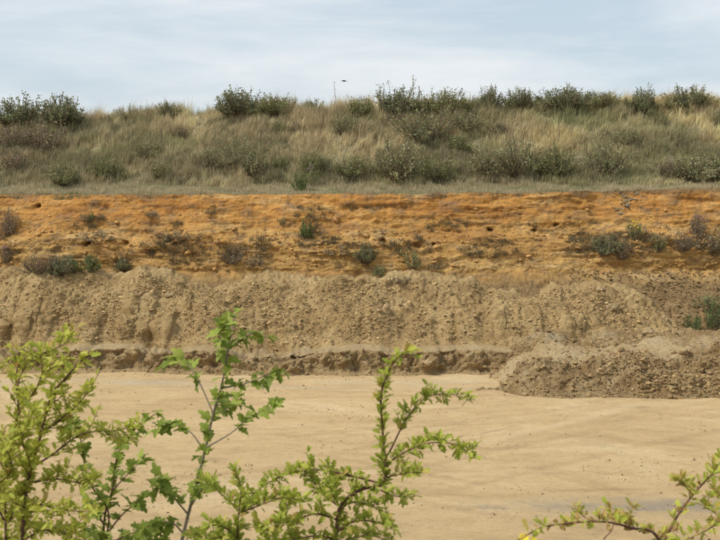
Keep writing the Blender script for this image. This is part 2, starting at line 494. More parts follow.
fin = np.abs(fbm(x_ * 3.6, y_ * 3.6, z_ * 5.5, 3, 94, 0.7)) * -2 + 1
disp = fm * (0.045 * np.tanh(2.2 * st) + 0.09 * blk + 0.05 * gul + 0.018 * fin) + (1 - fm) * 0.03 * fin + (1 - fm) * 0.10 * blk * sstep(0.2, 0.5, lip_z[:, None] - z_)
P = P + n * disp[..., None]
# burrow holes dug into the face
for (hx, hy, hr) in [(417, 245, 0.16), (384, 241, 0.12), (127, 243, 0.12), (90, 243, 0.10), (433, 244, 0.06),
                     (490, 231, 0.08), (536, 231, 0.07), (558, 226, 0.07),
                     (170, 241, 0.10), (176, 243, 0.08), (30, 207, 0.10)]:
    c = at(hx, hy, 43.55)
    d2 = ((P[..., 0] - c.x) * 0.8 + 0.05 * vnoise(P[..., 2] * 8, hx, 0, 95)) ** 2 + ((P[..., 2] - c.z) * 1.25 + 0.06 * vnoise(P[..., 0] * 7, hy, 0, 96)) ** 2
    P[..., 1] += 0.5 * np.exp(-(d2 / (hr * hr))) * (fm > 0.5)
CLIFF = P
tag(link('sand_cliff', gridmesh('sand_cliff', P), M['cliff']), kind='structure')

# turf terrace, bank and crest, then the plateau beyond
xb = xcoords(21, 0.12)
ob = np.ones(len(xb))
pxb = 360 + xb * F / 52
lipb_Y = np.interp(xb, xs, lip_Y)
lipb_z = np.interp(xb, xs, lip_z)
crest_py = np.interp(pxb, [0, 120, 200, 300, 400, 480, 600, 720], [125, 121, 116, 114, 112, 111, 108, 108])
crest_z = zat(crest_py, 53.0) + 0.10 * fbm(xb * 0.4, 0, 0, 3, 101)
tz = 7.08 + 0.05 * fbm(xb * 0.4, 0, 0, 3, 102)
P = sweep(xb, [(lipb_Y + 0.10, lipb_z - 0.22), (lipb_Y - 0.05 - 0.09 * fbm(xb * 1.3, 6, 0, 3, 105), lipb_z - 0.05 + 0.03 * fbm(xb * 1.7, 9, 0, 3, 106)), (47.2 * ob, tz), (53.0 * ob, crest_z), (54.5 * ob, crest_z + 0.15), (60 * ob, crest_z - 0.5),
               (90 * ob, crest_z - 1.5)], [2, 22, 60, 10, 10, 6], 2)
bm_ = sstep(46.5, 48.5, P[..., 1])
P[..., 2] += bm_ * (0.16 * fbm(P[..., 0] * 0.5, P[..., 1] * 0.5, 0, 4, 103)) + (1 - bm_) * 0.03 * fbm(P[..., 0] * 1.5, P[..., 1] * 1.5, 0, 3, 104) * sstep(44.8, 45.3, P[..., 1])
BANK = P
tag(link('grass_bank', gridmesh('grass_bank', P), M['turf']), kind='structure')
yy = np.array([88, 200, 500, 1500, 5000.0])
xx = np.linspace(-5000, 5000, 41)
A, B = np.meshgrid(xx, yy, indexing='ij')
tag(link('plateau_ground', gridmesh('plateau_ground', np.stack([A, B, 8.6 + 0 * A], -1)), M['turf']), kind='structure')

# low spoil mound pushed out on to the floor at the right
xm = np.arange(4.2, 24, 0.045)
om = np.ones(len(xm))
pm = 360 + xm * F / 35.2
grow = sstep(492, 512, pm) * 0.35 + sstep(500, 560, pm) * 0.65
mf = np.interp(pm, [495, 520, 560, 640, 720, 800], [34.6, 33.9, 33.55, 33.65, 33.3, 33.2]) + 0.13 * fbm(xm * 0.9, 0, 0, 3, 111)
tp = np.interp(pm, [495, 512, 530, 560, 640, 690, 720, 800], [388, 374, 361, 353, 351, 345, 339, 334])
mt = zat(tp, 35.8)
P = sweep(xm, [(mf - 0.2, -0.15 * om), (mf, 0.03 * om), (mf + 1.55, mt - 0.10), (36.5 * om, mt + 0.05), (38.6 * om, np.maximum(mt * 0.5 + 0.62 * grow, 0.0)),
               (40.0 * om, 0.5 * grow)], [3, 50, 18, 40, 10], 3)
n = normals(P)
x_, y_, z_ = P[..., 0], P[..., 1], P[..., 2]
k = sstep(0.02, 0.35, z_)
top = sstep(35.2, 35.5, y_) * (1 - sstep(36.6, 37.2, y_))
disp = k * (1 - 0.6 * top) * (0.22 * fbm(x_ * 0.8, y_ * 0.8, z_ * 0.8, 3, 112) + 0.15 * (np.abs(fbm(x_ * 1.7, y_ * 1.7, z_ * 1.7, 4, 113, 0.62)) - 0.35)
                              + 0.05 * fbm(x_ * 5.0, y_ * 5.0, z_ * 5.0, 3, 114, 0.75))
P = P + n * disp[..., None]
MOUND = P
ml = gridmesh('spoil_mound', P)
ml.materials.append(M['mound'])
ml.materials.append(M['pale'])
mi = np.zeros((P.shape[0] - 1, P.shape[1] - 1), np.int32)
yc, xc = P[:-1, :-1, 1], P[:-1, :-1, 0]
mi[(yc > 35.35 + 0.35 * fbm(xc * 0.8, yc * 1.5, 0, 4, 117)) & (yc < 36.9) & (xc < 11.6 + 0.5 * fbm(yc * 2, xc, 0, 3, 118))] = 1
ml.polygons.foreach_set('material_index', mi.ravel())
tag(link('spoil_mound', ml),
    'low flat-topped mound of tan and grey spoil at right, reaching onto the sand floor', 'mound')
bpy.context.view_layer.update()

TERR = [bpy.data.objects[n_] for n_ in ('pit_floor', 'spoil_bank', 'sand_cliff', 'grass_bank', 'spoil_mound')]
def hit(px, py, names=None):
    d = ray(px, py).normalized()
    best, bd = None, 1e9
    for o in TERR:
        if names and o.name not in names: continue
        ok, loc, nor, _ = o.ray_cast(Vector((0, 0, CAMZ)), d)
        if ok and loc.y < bd:
            best, bd = loc.copy(), loc.y
    return best

# ------------------------------------------------------------------ loose clods, crumbs and pebbles
def ico():
    t = (1 + 5 ** 0.5) / 2
    v = np.array([(-1, t, 0), (1, t, 0), (-1, -t, 0), (1, -t, 0), (0, -1, t), (0, 1, t), (0, -1, -t), (0, 1, -t),
                  (t, 0, -1), (t, 0, 1), (-t, 0, -1), (-t, 0, 1)], float)
    v /= np.linalg.norm(v[0])
    f = np.array([(0, 11, 5), (0, 5, 1), (0, 1, 7), (0, 7, 10), (0, 10, 11), (1, 5, 9), (5, 11, 4), (11, 10, 2), (10, 7, 6), (7, 1, 8),
                  (3, 9, 4), (3, 4, 2), (3, 2, 6), (3, 6, 8), (3, 8, 9), (4, 9, 5), (2, 4, 11), (6, 2, 10), (8, 6, 7), (9, 8, 1)])
    return v, f
IV, IF = ico()
def clods(name, pts, sizes, cols, label, cat='soil'):
    n = len(pts)
    jit = 1 + rng.uniform(-0.42, 0.42, (n, 12, 1))
    sc = rng.uniform(0.6, 1.3, (n, 1, 3)) * np.array([1.1, 1, 0.75])
    V = IV[None] * jit * sc
    a = rng.uniform(0, 6.28, n)
    c, s = np.cos(a)[:, None], np.sin(a)[:, None]
    V = np.stack([V[..., 0] * c - V[..., 1] * s, V[..., 0] * s + V[..., 1] * c, V[..., 2]], -1)
    V = V * sizes[:, None, None] + pts[:, None, :]
    Fc = (IF[None] + (np.arange(n) * 12)[:, None, None]).reshape(-1, 3)
    me = fastmesh(name, V.reshape(-1, 3), Fc, 3, False, np.repeat(cols, 12, 0))
    return tag(link(name, me, M['clod']), label, cat, kind='stuff')
def pick(P, n, wfun=None, xlim=18.5):
    i = rng.integers(0, P.shape[0], n * 4)
    j = rng.integers(0, P.shape[1], n * 4)
    q = P[i, j] + rng.normal(0, 0.02, (n * 4, 3))
    m = np.abs(q[:, 0]) < xlim
    if wfun is not None:
        m &= rng.random(n * 4) < wfun(q)
    return q[m][:n]
def power(n, lo, hi, k=2.6):
    u = rng.random(n)
    return (lo ** (1 - k) + u * (hi ** (1 - k) - lo ** (1 - k))) ** (1 / (1 - k))
def earth(n, base, v=0.12, hue=0.02):
    b = np.array(base)[None] * (1 + rng.normal(0, v, (n, 1))) * (1 + rng.normal(0, hue, (n, 3)))
    return np.clip(b, 0.02, 0.75)
clus = lambda q: 0.30 + 0.70 * sstep(-0.05, 0.5, fbm(q[:, 0] * 0.5, q[:, 1] * 0.5, q[:, 2] * 0.5, 4, 121, 0.6))
q = pick(SPOIL[:, 43:132], 26000, clus)
clods('loose_clods', q, power(len(q), 0.016, 0.10, 3.4), earth(len(q), (0.40, 0.28, 0.135), 0.18), 'loose tan clods and crumbs covering the long spoil bank', 'clods')
q = pick(SPOIL[:, 2:30], 1500)
clods('bench_crumbs', q, power(len(q), 0.02, 0.10), earth(len(q), (0.29, 0.20, 0.10)), 'brown crumbs fallen along the cut edge of the low bench', 'clods')
q = pick(MOUND[:, 3:100], 11000, lambda q: clus(q) * np.where((q[:, 1] > 35.4) & (q[:, 1] < 36.8), 0.15, 1.0))
clods('mound_clods', q, power(len(q), 0.018, 0.12, 2.9), earth(len(q), (0.31, 0.215, 0.105), 0.22), 'brown and grey clods covering the low spoil mound', 'clods')
q = pick(CLIFF[:, 44:130], 1800, lambda q: 0.15 + 0.85 * (q[:, 2] < 5.2))
clods('fallen_sand_lumps', q, power(len(q), 0.025, 0.14), earth(len(q), (0.44, 0.26, 0.10)), 'small lumps of orange sand lying on ledges of the face', 'sand lumps')
q = pick(CLIFF[:, 4:44], 3500, lambda q: q[:, 0] > 9)
clods('talus_gravel', q, power(len(q), 0.02, 0.08), earth(len(q), (0.265, 0.18, 0.09), 0.25), 'brown gravel strewn on the slope below the orange face at right', 'gravel')
q = pick(FLOOR, 9000, lambda q: (q[:, 1] > 19) * (0.12 + 0.88 * (fbm(q[:, 0] * 0.25, q[:, 1] * 1.1, 0, 3, 131) > 0.35)), 15.5)
clods('floor_pebbles', q, power(len(q), 0.008, 0.034, 3.2), earth(len(q), (0.38, 0.265, 0.145), 0.25), 'small pebbles and crumbs scattered over the sand floor', 'pebbles')
i = rng.normal(0, 1, (55, 2))
q = []
for a, b in i:
    p = hit(627 + a * 9, 201 + b * 5.5, ('sand_cliff',))
    if p: q.append(p)
clods('grey_rubble', np.array(q), power(len(q), 0.035, 0.12), earth(len(q), (0.27, 0.22, 0.15), 0.15), 'patch of grey broken turf and rubble at the top of the orange face', 'rubble')

def lump_mesh(name, seed, sq=(1.2, 0.9, 0.8)):
    v, f = IV.copy(), IF
    for _ in range(2):                                    # subdivide
        e = {}
        v = list(map(np.array, v))
        nf = []
        def mid(a, b):
            k_ = (min(a, b), max(a, b))
            if k_ not in e:
                m_ = (v[a] + v[b]) / 2
                v.append(m_ / np.linalg.norm(m_))
                e[k_] = len(v) - 1
            return e[k_]
        for a, b, c in f:
            ab, bc, ca = mid(a, b), mid(b, c), mid(c, a)
            nf += [(a, ab, ca), (b, bc, ab), (c, ca, bc), (ab, bc, ca)]
        f = np.array(nf)
        v = np.array(v)
    r = 1 + 0.30 * fbm(v[:, 0] * 1.3, v[:, 1] * 1.3, v[:, 2] * 1.3 + seed * 7, 3, seed)
    v = v * r[:, None] * np.array(sq)
    return fastmesh(name, v, f, 3, False, np.tile(np.array([[0.40, 0.29, 0.155]]) * (0.82 + 0.06 * (seed % 5)), (len(v), 1)))
for k, (px, py, wpx, lab, sq) in enumerate([
        (613, 309, 12, 'rounded pale boulder of clay high on the right end of the spoil bank', (1.2, 1, 1.0)),
        (649, 333, 14, 'long clay lump at the right foot of the spoil bank, above the mound', (1.5, 1, 0.75)),
        (664, 320, 9, 'angular brown clod near the right tip of the spoil bank', (1.1, 1, 0.9)),
        (600, 290, 9, 'brown clod on the top of the spoil ridge left of the pale boulder', (1.3, 1, 0.8)),
        (386, 310, 10, 'dark brown clod half way up the middle of the spoil bank', (0.9, 1, 1.2)),
        (170, 296, 9, 'small brown clod near the top of the left part of the spoil bank', (1.5, 1, 0.7)),
        (683, 352, 10, 'brown clod on the top of the low mound near the right edge', (1.2, 1, 0.8)),
        (601, 372, 11, 'brown clod sticking out of the front of the low mound', (1.1, 1, 0.9)),
        (525, 395, 6, 'small grey clod lying on the sand at the left toe of the mound', (1.2, 1, 0.8)),
        (428, 363, 8, 'brown clod sticking out of the cut face of the low bench', (1.2, 1, 0.9))]):
    p = hit(px, py)
    if not p: continue
    o = link('clod', lump_mesh('clod', 200 + k, sq), M['clod'])
    s = wpx * p.y / F / 2.3
    o.scale = (s, s, s)
    o.location = p + Vector((0, 0, 0.1 * s))
    o.rotation_euler = (0, 0, k * 1.3)
    tag(o, lab, 'clod', 'large clods on the spoil')

# ------------------------------------------------------------------ dry grass on the bank
def blades(root, height, lean, width, col, seg=2):
    """root (n,3), lean (n,2) horizontal tip offset, returns V,F,col for tapered bent blades of 2 segments"""
    n = len(root)
    ang = rng.uniform(0, math.pi, n)
    side = np.stack([np.cos(ang), np.sin(ang), np.zeros(n)], -1) * (width / 2)[:, None]
    up = np.zeros((n, 3)); up[:, 2] = height
    ln = np.zeros((n, 3)); ln[:, :2] = lean
    midp = root + up * 0.58 + ln * 0.30
    tip = root + up * (1 - 0.22 * np.linalg.norm(lean, axis=1) / (height + 1e-6)).clip(0.5, 1)[:, None] + ln
    V = np.stack([root - side, root + side, midp - side * 0.75, midp + side * 0.75, tip], 1)
    b = (np.arange(n) * 5)[:, None, None]
    Fc = (np.array([(0, 1, 3), (0, 3, 2), (2, 3, 4)])[None] + b).reshape(-1, 3)
    return V.reshape(-1, 3), Fc, np.repeat(col, 5, 0)
def on_bank(n, y0, y1, half=19.5):
    ys = BANK[len(xb) // 2, :, 1]
    xr = rng.uniform(-half, half, n)
    yr = rng.uniform(y0, y1, n)
    return bank_pts(xr, yr)
def bank_pts(xr, yr):
    ii = np.interp(xr, xb, np.arange(len(xb)))
    i0 = np.clip(ii.astype(int), 0, len(xb) - 2)
    ys = BANK[i0, :, 1]
    j = np.array([np.searchsorted(r_, v) for r_, v in zip(ys, yr)]).clip(1, BANK.shape[1] - 1)
    ya, yb_ = ys[np.arange(len(j)), j - 1], ys[np.arange(len(j)), j]
    t = ((yr - ya) / (yb_ - ya + 1e-9)).clip(0, 1)
    za = BANK[i0, j - 1, 2] * (1 - t) + BANK[i0, j, 2] * t
    zb = BANK[i0 + 1, j - 1, 2] * (1 - t) + BANK[i0 + 1, j, 2] * t
    f = ii - i0
    return np.stack([xr, yr, za * (1 - f) + zb * f], -1)

STRAW = np.array([0.69, 0.575, 0.345]); GOLD = np.array([0.77, 0.615, 0.325]); GREYG = np.array([0.53, 0.48, 0.275])
OLIVE = np.array([0.35, 0.335, 0.165]); BROWN = np.array([0.48, 0.385, 0.23]); GREEN = np.array([0.30, 0.31, 0.15])
def lerp(a, b, t): return a * (1 - t)[:, None] + b * t[:, None]

# tall straw tussocks
nt_ = 14000
T = on_bank(nt_, 46.2, 54.6)
T = T[T[:, 1] + 0.9 * fbm(T[:, 0] * 0.5, 0, 0, 3, 140) > 46.9]
nt_ = len(T)
zone = fbm(T[:, 0] * 0.32, T[:, 1] * 0.5, 0, 3, 141)
zone2 = fbm(T[:, 0] * 0.9, T[:, 1] * 0.9, 0, 3, 142)
pxT = 360 + T[:, 0] * F / 50
right = sstep(480, 640, pxT)
up_ = sstep(48.0, 51.5, T[:, 1])
c = lerp(np.tile(GREYG, (nt_, 1)), STRAW, np.clip(0.15 + 0.75 * up_ + 0.5 * zone, 0, 1))
c = lerp(c, GOLD, np.clip(right * (0.75 + zone), 0, 1))
c = lerp(c, BROWN, np.clip(0.2 + zone2 * 1.1 - 0.3 * right + 0.55 * (1 - sstep(40, 160, pxT)), 0, 0.8))
c = lerp(c, OLIVE, np.clip(-zone * 0.9 - 0.15 - 0.25 * right + 0.5 * (1 - up_), 0, 0.7))
gr_ = np.exp(-((pxT - 570) / 32) ** 2) * np.exp(-((T[:, 1] - 52.2) / 0.9) ** 2)
c = lerp(c, GREEN, np.clip(gr_ * 1.2, 0, 0.85))
hT = rng.uniform(0.38, 0.8, nt_) * (0.75 + 0.35 * up_) * (1 + 0.3 * zone2.clip(-1, 1))
keep = rng.random(nt_) < np.clip(0.88 - 0.5 * (zone2 < -0.45), 0, 1)
T, c, hT, zone = T[keep], c[keep], hT[keep], zone[keep]
c = c * (1 + rng.normal(0, 0.12, (len(c), 1)))
hT = hT * 0.92 * np.exp(rng.normal(0, 0.2, len(hT)))
nb_ = 19
m = len(T) * nb_
root = np.repeat(T, nb_, 0) + np.concatenate([rng.normal(0, 0.085, (m, 2)), np.full((m, 1), -0.03)], 1)
gl = np.stack([0.28 + 0.35 * fbm(T[:, 0] * 0.6, T[:, 1] * 0.6, 0, 2, 145), -0.10 + 0.15 * rng.normal(0, 1, len(T))], -1)
hb = np.repeat(hT, nb_) * rng.uniform(0.55, 1.1, m)
lean = (np.repeat(gl, nb_, 0) * 0.55 + rng.normal(0, 0.22, (m, 2))) * hb[:, None]
cb = np.repeat(c, nb_, 0) * (1 + rng.normal(0, 0.16, (m, 1)))
V, Fc, cc = blades(root, hb, lean, rng.uniform(0.011, 0.024, m), np.clip(cb, 0.03, 0.8))
tag(link('dry_grass', fastmesh('dry_grass', V, Fc, 3, False, cc), M['tint']), 'tall straw-coloured dry grass covering the bank above the orange face', 'grass', kind='stuff')

# short grey-green turf on the terrace above the face
m = 75000
T = on_bank(m, 44.2, 48.2)
T[:, 1] = np.maximum(T[:, 1], np.interp(T[:, 0], xs, lip_Y) - 0.10 + 0.25 * rng.random(m))
T = bank_pts(T[:, 0], T[:, 1])
over = np.clip(np.interp(T[:, 0], xs, lip_Y) + 0.05 - T[:, 1], 0, 1)
T[:, 2] -= over * 0.5
zn = 1.3 * fbm(T[:, 0] * 0.7, T[:, 1] * 1.4, 0, 4, 151, 0.6)
c = lerp(np.tile(np.array([0.35, 0.315, 0.19]), (m, 1)), np.array([0.50, 0.42, 0.26]), np.clip(0.45 + zn, 0, 1))
c = lerp(c, OLIVE, np.clip(-zn * 1.2 - 0.1, 0, 0.8)) * (1 + rng.normal(0, 0.15, (m, 1)))
h_ = rng.uniform(0.05, 0.17, m) * (1 + 0.5 * zn.clip(-0.8, 1)) * (0.8 + 0.9 * sstep(46.2, 47.6, T[:, 1])) * (1 + 1.2 * (fbm(T[:, 0] * 2.2, T[:, 1] * 2.2, 0, 2, 152) > 0.45))
V, Fc, cc = blades(T, h_, rng.normal(0, 0.3, (m, 2)) * h_[:, None], rng.uniform(0.012, 0.022, m), np.clip(c, 0.03, 0.8))
tag(link('short_turf', fastmesh('short_turf', V, Fc, 3, False, cc), M['tint']), 'short grey-green turf along the terrace at the lip of the face', 'grass', kind='stuff')

# dark scrubby weeds among the grass, densest along the foot of the bank
nu_ = 9000
T = on_bank(nu_, 46.9, 53.4)
pxT = 360 + T[:, 0] * F / 50
den = fbm(T[:, 0] * 0.45, T[:, 1] * 0.7, 0, 3, 161) + 0.55 * (1 - sstep(48.2, 50.2, T[:, 1])) * sstep(150, 330, pxT) - 0.25 * sstep(47.6, 46.9, T[:, 1]) + 0.5 * np.exp(-((pxT - 40) / 50) ** 2)
T = T[den > 0.30]
nu_, nb_ = len(T), 22
m = nu_ * nb_
hT = rng.uniform(0.3, 0.75, nu_)
root = np.repeat(T, nb_, 0) + np.concatenate([rng.normal(0, 0.11, (m, 2)), np.full((m, 1), -0.03)], 1)
hb = np.repeat(hT, nb_) * rng.uniform(0.5, 1.1, m)
c = lerp(np.tile(np.array([0.25, 0.235, 0.125]), (nu_, 1)), np.array([0.38, 0.31, 0.195]), rng.random(nu_) * 0.9)
V, Fc, cc = blades(root, hb, rng.normal(0, 0.35, (m, 2)) * hb[:, None], rng.uniform(0.014, 0.03, m), np.clip(np.repeat(c, nb_, 0) * (1 + rng.normal(0, 0.2, (m, 1))), 0.03, 0.8))
tag(link('scrubby_weeds', fastmesh('scrubby_weeds', V, Fc, 3, False, cc), M['tint']), 'dull olive scrubby weeds mixed through the grass of the bank', 'weeds', kind='stuff')
# sparse dead weeds on the ledges of the face
Q = CLIFF[:, 48:126].reshape(-1, 3)
Q = Q[rng.integers(0, len(Q), 14000)]
Q = Q[np.abs(Q[:, 0]) < 19]
den = fbm(Q[:, 0] * 0.5, Q[:, 1] * 0.5, Q[:, 2] * 1.3, 3, 171) + 0.5 * np.exp(-((Q[:, 2] - 4.3) / 0.55) ** 2)
Q = Q[den > 0.58][:1200]
m = len(Q) * 14
root = np.repeat(Q, 14, 0) + rng.normal(0, 0.05, (m, 3)) * np.array([1.6, 0.5, 0.5])
hb = rng.uniform(0.08, 0.26, m)
c = lerp(np.tile(np.array([0.19, 0.15, 0.085]), (len(Q), 1)), np.array([0.30, 0.25, 0.15]), rng.random(len(Q)))
ln_ = rng.normal(0, 0.5, (m, 2)) + np.array([0, -0.45])
V, Fc, cc = blades(root, hb, ln_ * hb[:, None], rng.uniform(0.012, 0.024, m), np.clip(np.repeat(c, 14, 0) * (1 + rng.normal(0, 0.2, (m, 1))), 0.03, 0.8))
tag(link('ledge_weeds', fastmesh('ledge_weeds', V, Fc, 3, False, cc), M['tint']), 'thin dead weeds clinging to ledges of the orange face', 'weeds', kind='stuff')

# ------------------------------------------------------------------ bushes
def foliage_arrays(nshoot, nleaf, seed, spread, leaf, curve, up=0.55, flat=0.0):
    """unit bush (about 1 wide, 1 high): upright leafy shoots from a common base -> leaf quads and stem ribbons"""
    r = np.random.default_rng(seed)
    LV, LC, SV = [], [], []
    for s in range(nshoot):
        a = r.uniform(0, 2 * math.pi)
        rad = math.sqrt(r.random())
        lob = 1 + 0.3 * math.sin(2 * a + seed * 1.7) + 0.15 * math.sin(5 * a + seed)
        tip = np.array([math.cos(a) * rad * spread * lob, math.sin(a) * rad * spread * 0.9 * lob, (1 - 0.45 * rad ** 2.0 + 0.30 * math.sin(a * 3 + seed) * rad) * (r.uniform(0.5, 0.97) if r.random() < 0.88 else r.uniform(0.9, 1.1))])
        b0 = np.array([math.cos(a) * rad * 0.16, math.sin(a) * rad * 0.16, 0])
        out = np.array([math.cos(a), math.sin(a), 0]) * curve * rad
        ts = np.linspace(0, 1, 7)
        path = [(1 - t) * b0 + t * tip + out * math.sin(t * math.pi) * 0.25 + r.normal(0, 0.012, 3) for t in ts]
        SV.append(np.array(path))
        tone = r.normal(1, 0.2)
        for l in range(nleaf):
            t = r.uniform(0.12, 1.02) ** 0.75
            k_ = min(int(t * 6), 5)
            pt = path[k_] + (path[min(k_ + 1, 6)] - path[k_]) * (t * 6 - k_) + r.normal(0, 0.022, 3)
            d = np.array([math.cos(a), math.sin(a), 0]) * 0.2 + r.normal(0, 0.55, 3) + np.array([0, 0, up])
            d /= np.linalg.norm(d)
            sd = np.cross(d, r.normal(0, 1, 3))
            sd /= np.linalg.norm(sd) + 1e-9
            ln = leaf * r.uniform(0.6, 1.35)
            w = ln * 0.22
            LV.append([pt, pt + d * ln * 0.5 + sd * w, pt + d * ln, pt + d * ln * 0.5 - sd * w])
            LC.append(max(0.3, tone * r.normal(1, 0.13)))
    return np.array(LV), np.array(LC), SV
def tubes(paths, rad, sides=3):
    V, Fc = [], []
    for pth in paths:
        pth = np.asarray(pth)
        n_ = len(pth)
        rr = rad if np.ndim(rad) else np.linspace(rad, rad * 0.4, n_)
        o0 = len(V)
        for i_, p in enumerate(pth):
            t = pth[min(i_ + 1, n_ - 1)] - pth[max(i_ - 1, 0)]
            t = t / (np.linalg.norm(t) + 1e-9)
            u = np.cross(t, (0.31, 0.9, 0.2)); u /= np.linalg.norm(u) + 1e-9
            w = np.cross(t, u)
            for k_ in range(sides):
                a = 2 * math.pi * k_ / sides
                V.append(p + rr[i_] * (math.cos(a) * u + math.sin(a) * w))
        for i_ in range(n_ - 1):
            for k_ in range(sides):
                a, b = o0 + i_ * sides + k_, o0 + i_ * sides + (k_ + 1) % sides
                Fc.append((a, b, b + sides, a + sides))
    return np.array(V), np.array(Fc)
VAR = {}
def variant(key, base, nshoot, nleaf, seed, spread, leaf, curve, up=0.55, srad=0.010, jit=0.10):
    LV, LC, SV = foliage_arrays(nshoot, nleaf, seed, spread, leaf, curve, up)
    n_ = len(LV)
    r = np.random.default_rng(seed + 5)
    col = np.array(base)[None] * LC[:, None] * (1 + r.normal(0, jit, (n_, 3)))
    me = fastmesh('foliage', LV.reshape(-1, 3), np.arange(n_ * 4).reshape(-1, 4), 4, False, np.clip(np.repeat(col, 4, 0), 0.01, 0.7))
    me.materials.append(M['bush'])
    V_, F_ = tubes(SV, srad)
    ms = fastmesh('stems', V_, F_, 4, True)
    ms.materials.append(M['twig'])
    VAR[key] = (me, ms)
DK = (0.23, 0.235, 0.125); OL = (0.275, 0.275, 0.125); GRN = (0.14, 0.18, 0.065); DRY = (0.33, 0.26, 0.16); PALE = (0.34, 0.32, 0.18); BRN = (0.28, 0.22, 0.14)
for k in range(4):
    variant(('dark', k), DK, 150, 30, 300 + k, 0.54, 0.058, 0.3, 0.75)
    variant(('slope', k), (0.30, 0.29, 0.15), 110, 24, 380 + k, 0.66, 0.055, 0.15, 1.0)
    variant(('olive', k), OL, 130, 28, 310 + k, 0.56, 0.056, 0.25, 0.8)
for k in range(3):
    variant(('weed', k), OL, 34, 30, 320 + k, 0.46, 0.075, 0.3, 0.8)
    variant(('brown', k), BRN, 80, 20, 330 + k, 0.56, 0.055, 0.2, 0.7)
    variant(('dry', k), DRY, 40, 22, 340 + k, 0.5, 0.08, 0.5, 0.5)
    variant(('green', k), GRN, 34, 30, 350 + k, 0.46, 0.085, 0.3, 0.8)
variant(('pale', 0), PALE, 36, 18, 360, 0.5, 0.07, 0.4)
variant(('stalk', 0), (0.42, 0.35, 0.26), 3, 20, 371, 0.24, 0.07, 0.2, 0.9, 0.013)
variant(('stalk', 1), (0.42, 0.35, 0.26), 5, 20, 372, 0.42, 0.07, 0.2, 0.9, 0.012)
variant(('dock', 0), (0.16, 0.07, 0.045), 6, 34, 373, 0.3, 0.09, 0.2, 1.2)
cnt = {}
def plant(name, kind, cx, base, w, h, label, cat, group=None, var=None, names=None):
    p = hit(cx, base, names)
    if p is None:
        p = at(cx, base, 53.0)
    nv = sum(1 for q_ in VAR if q_[0] == kind)
    v = cnt.get(kind, 0) if var is None else var
    cnt[kind] = v + 1
    fo, stm = VAR[(kind, v % nv)]
    e = link(name, None)
    e.empty_display_size = 0.1
    s = p.y / F
    e.location = p - Vector((0, 0, 0.06))
    e.scale = (w * s, w * s * 0.85, h * s)
    e.rotation_euler = (0, 0, v * 2.1 + random.uniform(0, 1))
    tag(e, label, cat, group)
    link('foliage', fo, None, e)
    link('stems', stm, None, e)
    return e
G1 = 'bushes along the crest of the bank'
for (kind, cx, by, w, h, lab) in [
    ('dark', 20, 128, 54, 32, 'wide dark bush at the far left of the skyline'),
    ('dark', 63, 126, 52, 30, 'rounded dark bush on the skyline, second from the left'),
    ('pale', 130, 118, 26, 15, 'sparse pale bush on the skyline, right of the dark bushes at far left'),
    ('dark', 169, 117, 24, 16, 'small dark bush on the left skyline amid pale grass'),
    ('dark', 239, 115, 46, 27, 'tall dense dark bush on the skyline left of centre'),
    ('olive', 275, 115, 40, 21, 'olive bush on the skyline touching the right of the tall dense one'),
    ('olive', 311, 114, 22, 16, 'small olive bush on the skyline beside the dry stalk'),
    ('olive', 360, 115, 34, 18, 'low olive bush on the skyline just left of the centre bush'),
    ('dark', 396, 116, 42, 30, 'tall dark bush at the centre of the skyline under the feathery stalk'),
    ('olive', 440, 114, 46, 25, 'wide olive bush on the skyline right of centre'),
    ('dark', 490, 110, 24, 24, 'narrow dark bush on the skyline with a pointed top, right of centre'),
    ('dark', 518, 109, 34, 21, 'broad dark bush on the skyline right of the narrow pointed one'),
    ('dark', 565, 108, 44, 22, 'dense rounded dark bush on the skyline above the green grass patch'),
    ('olive', 603, 107, 30, 17, 'olive bush on the skyline beside the tall golden grass'),
    ('dark', 643, 113, 30, 26, 'dark bush on the skyline right of the tall golden grass'),
    ('dark', 690, 108, 38, 22, 'spiky dark bush on the skyline near the right edge'),
    ('olive', 417, 115, 26, 17, 'low olive bush filling the skyline gap right of the feathery stalk'),
    ('olive', 465, 112, 26, 14, 'low olive bush on the skyline by the rusty dock right of centre'),
    ('olive', 540, 109, 24, 13, 'low olive bush on the skyline left of the dense rounded one'),
    ('olive', 624, 109, 20, 13, 'low olive bush on the skyline inside the tall golden grass'),
    ('olive', 666, 109, 22, 12, 'low olive bush on the skyline by the thin right-hand stalk')]:
    plant('crest_bush', kind, cx, by, w * 1.12, h * 1.05, lab, 'bush', G1)
G2 = 'bushes on the grassy bank'
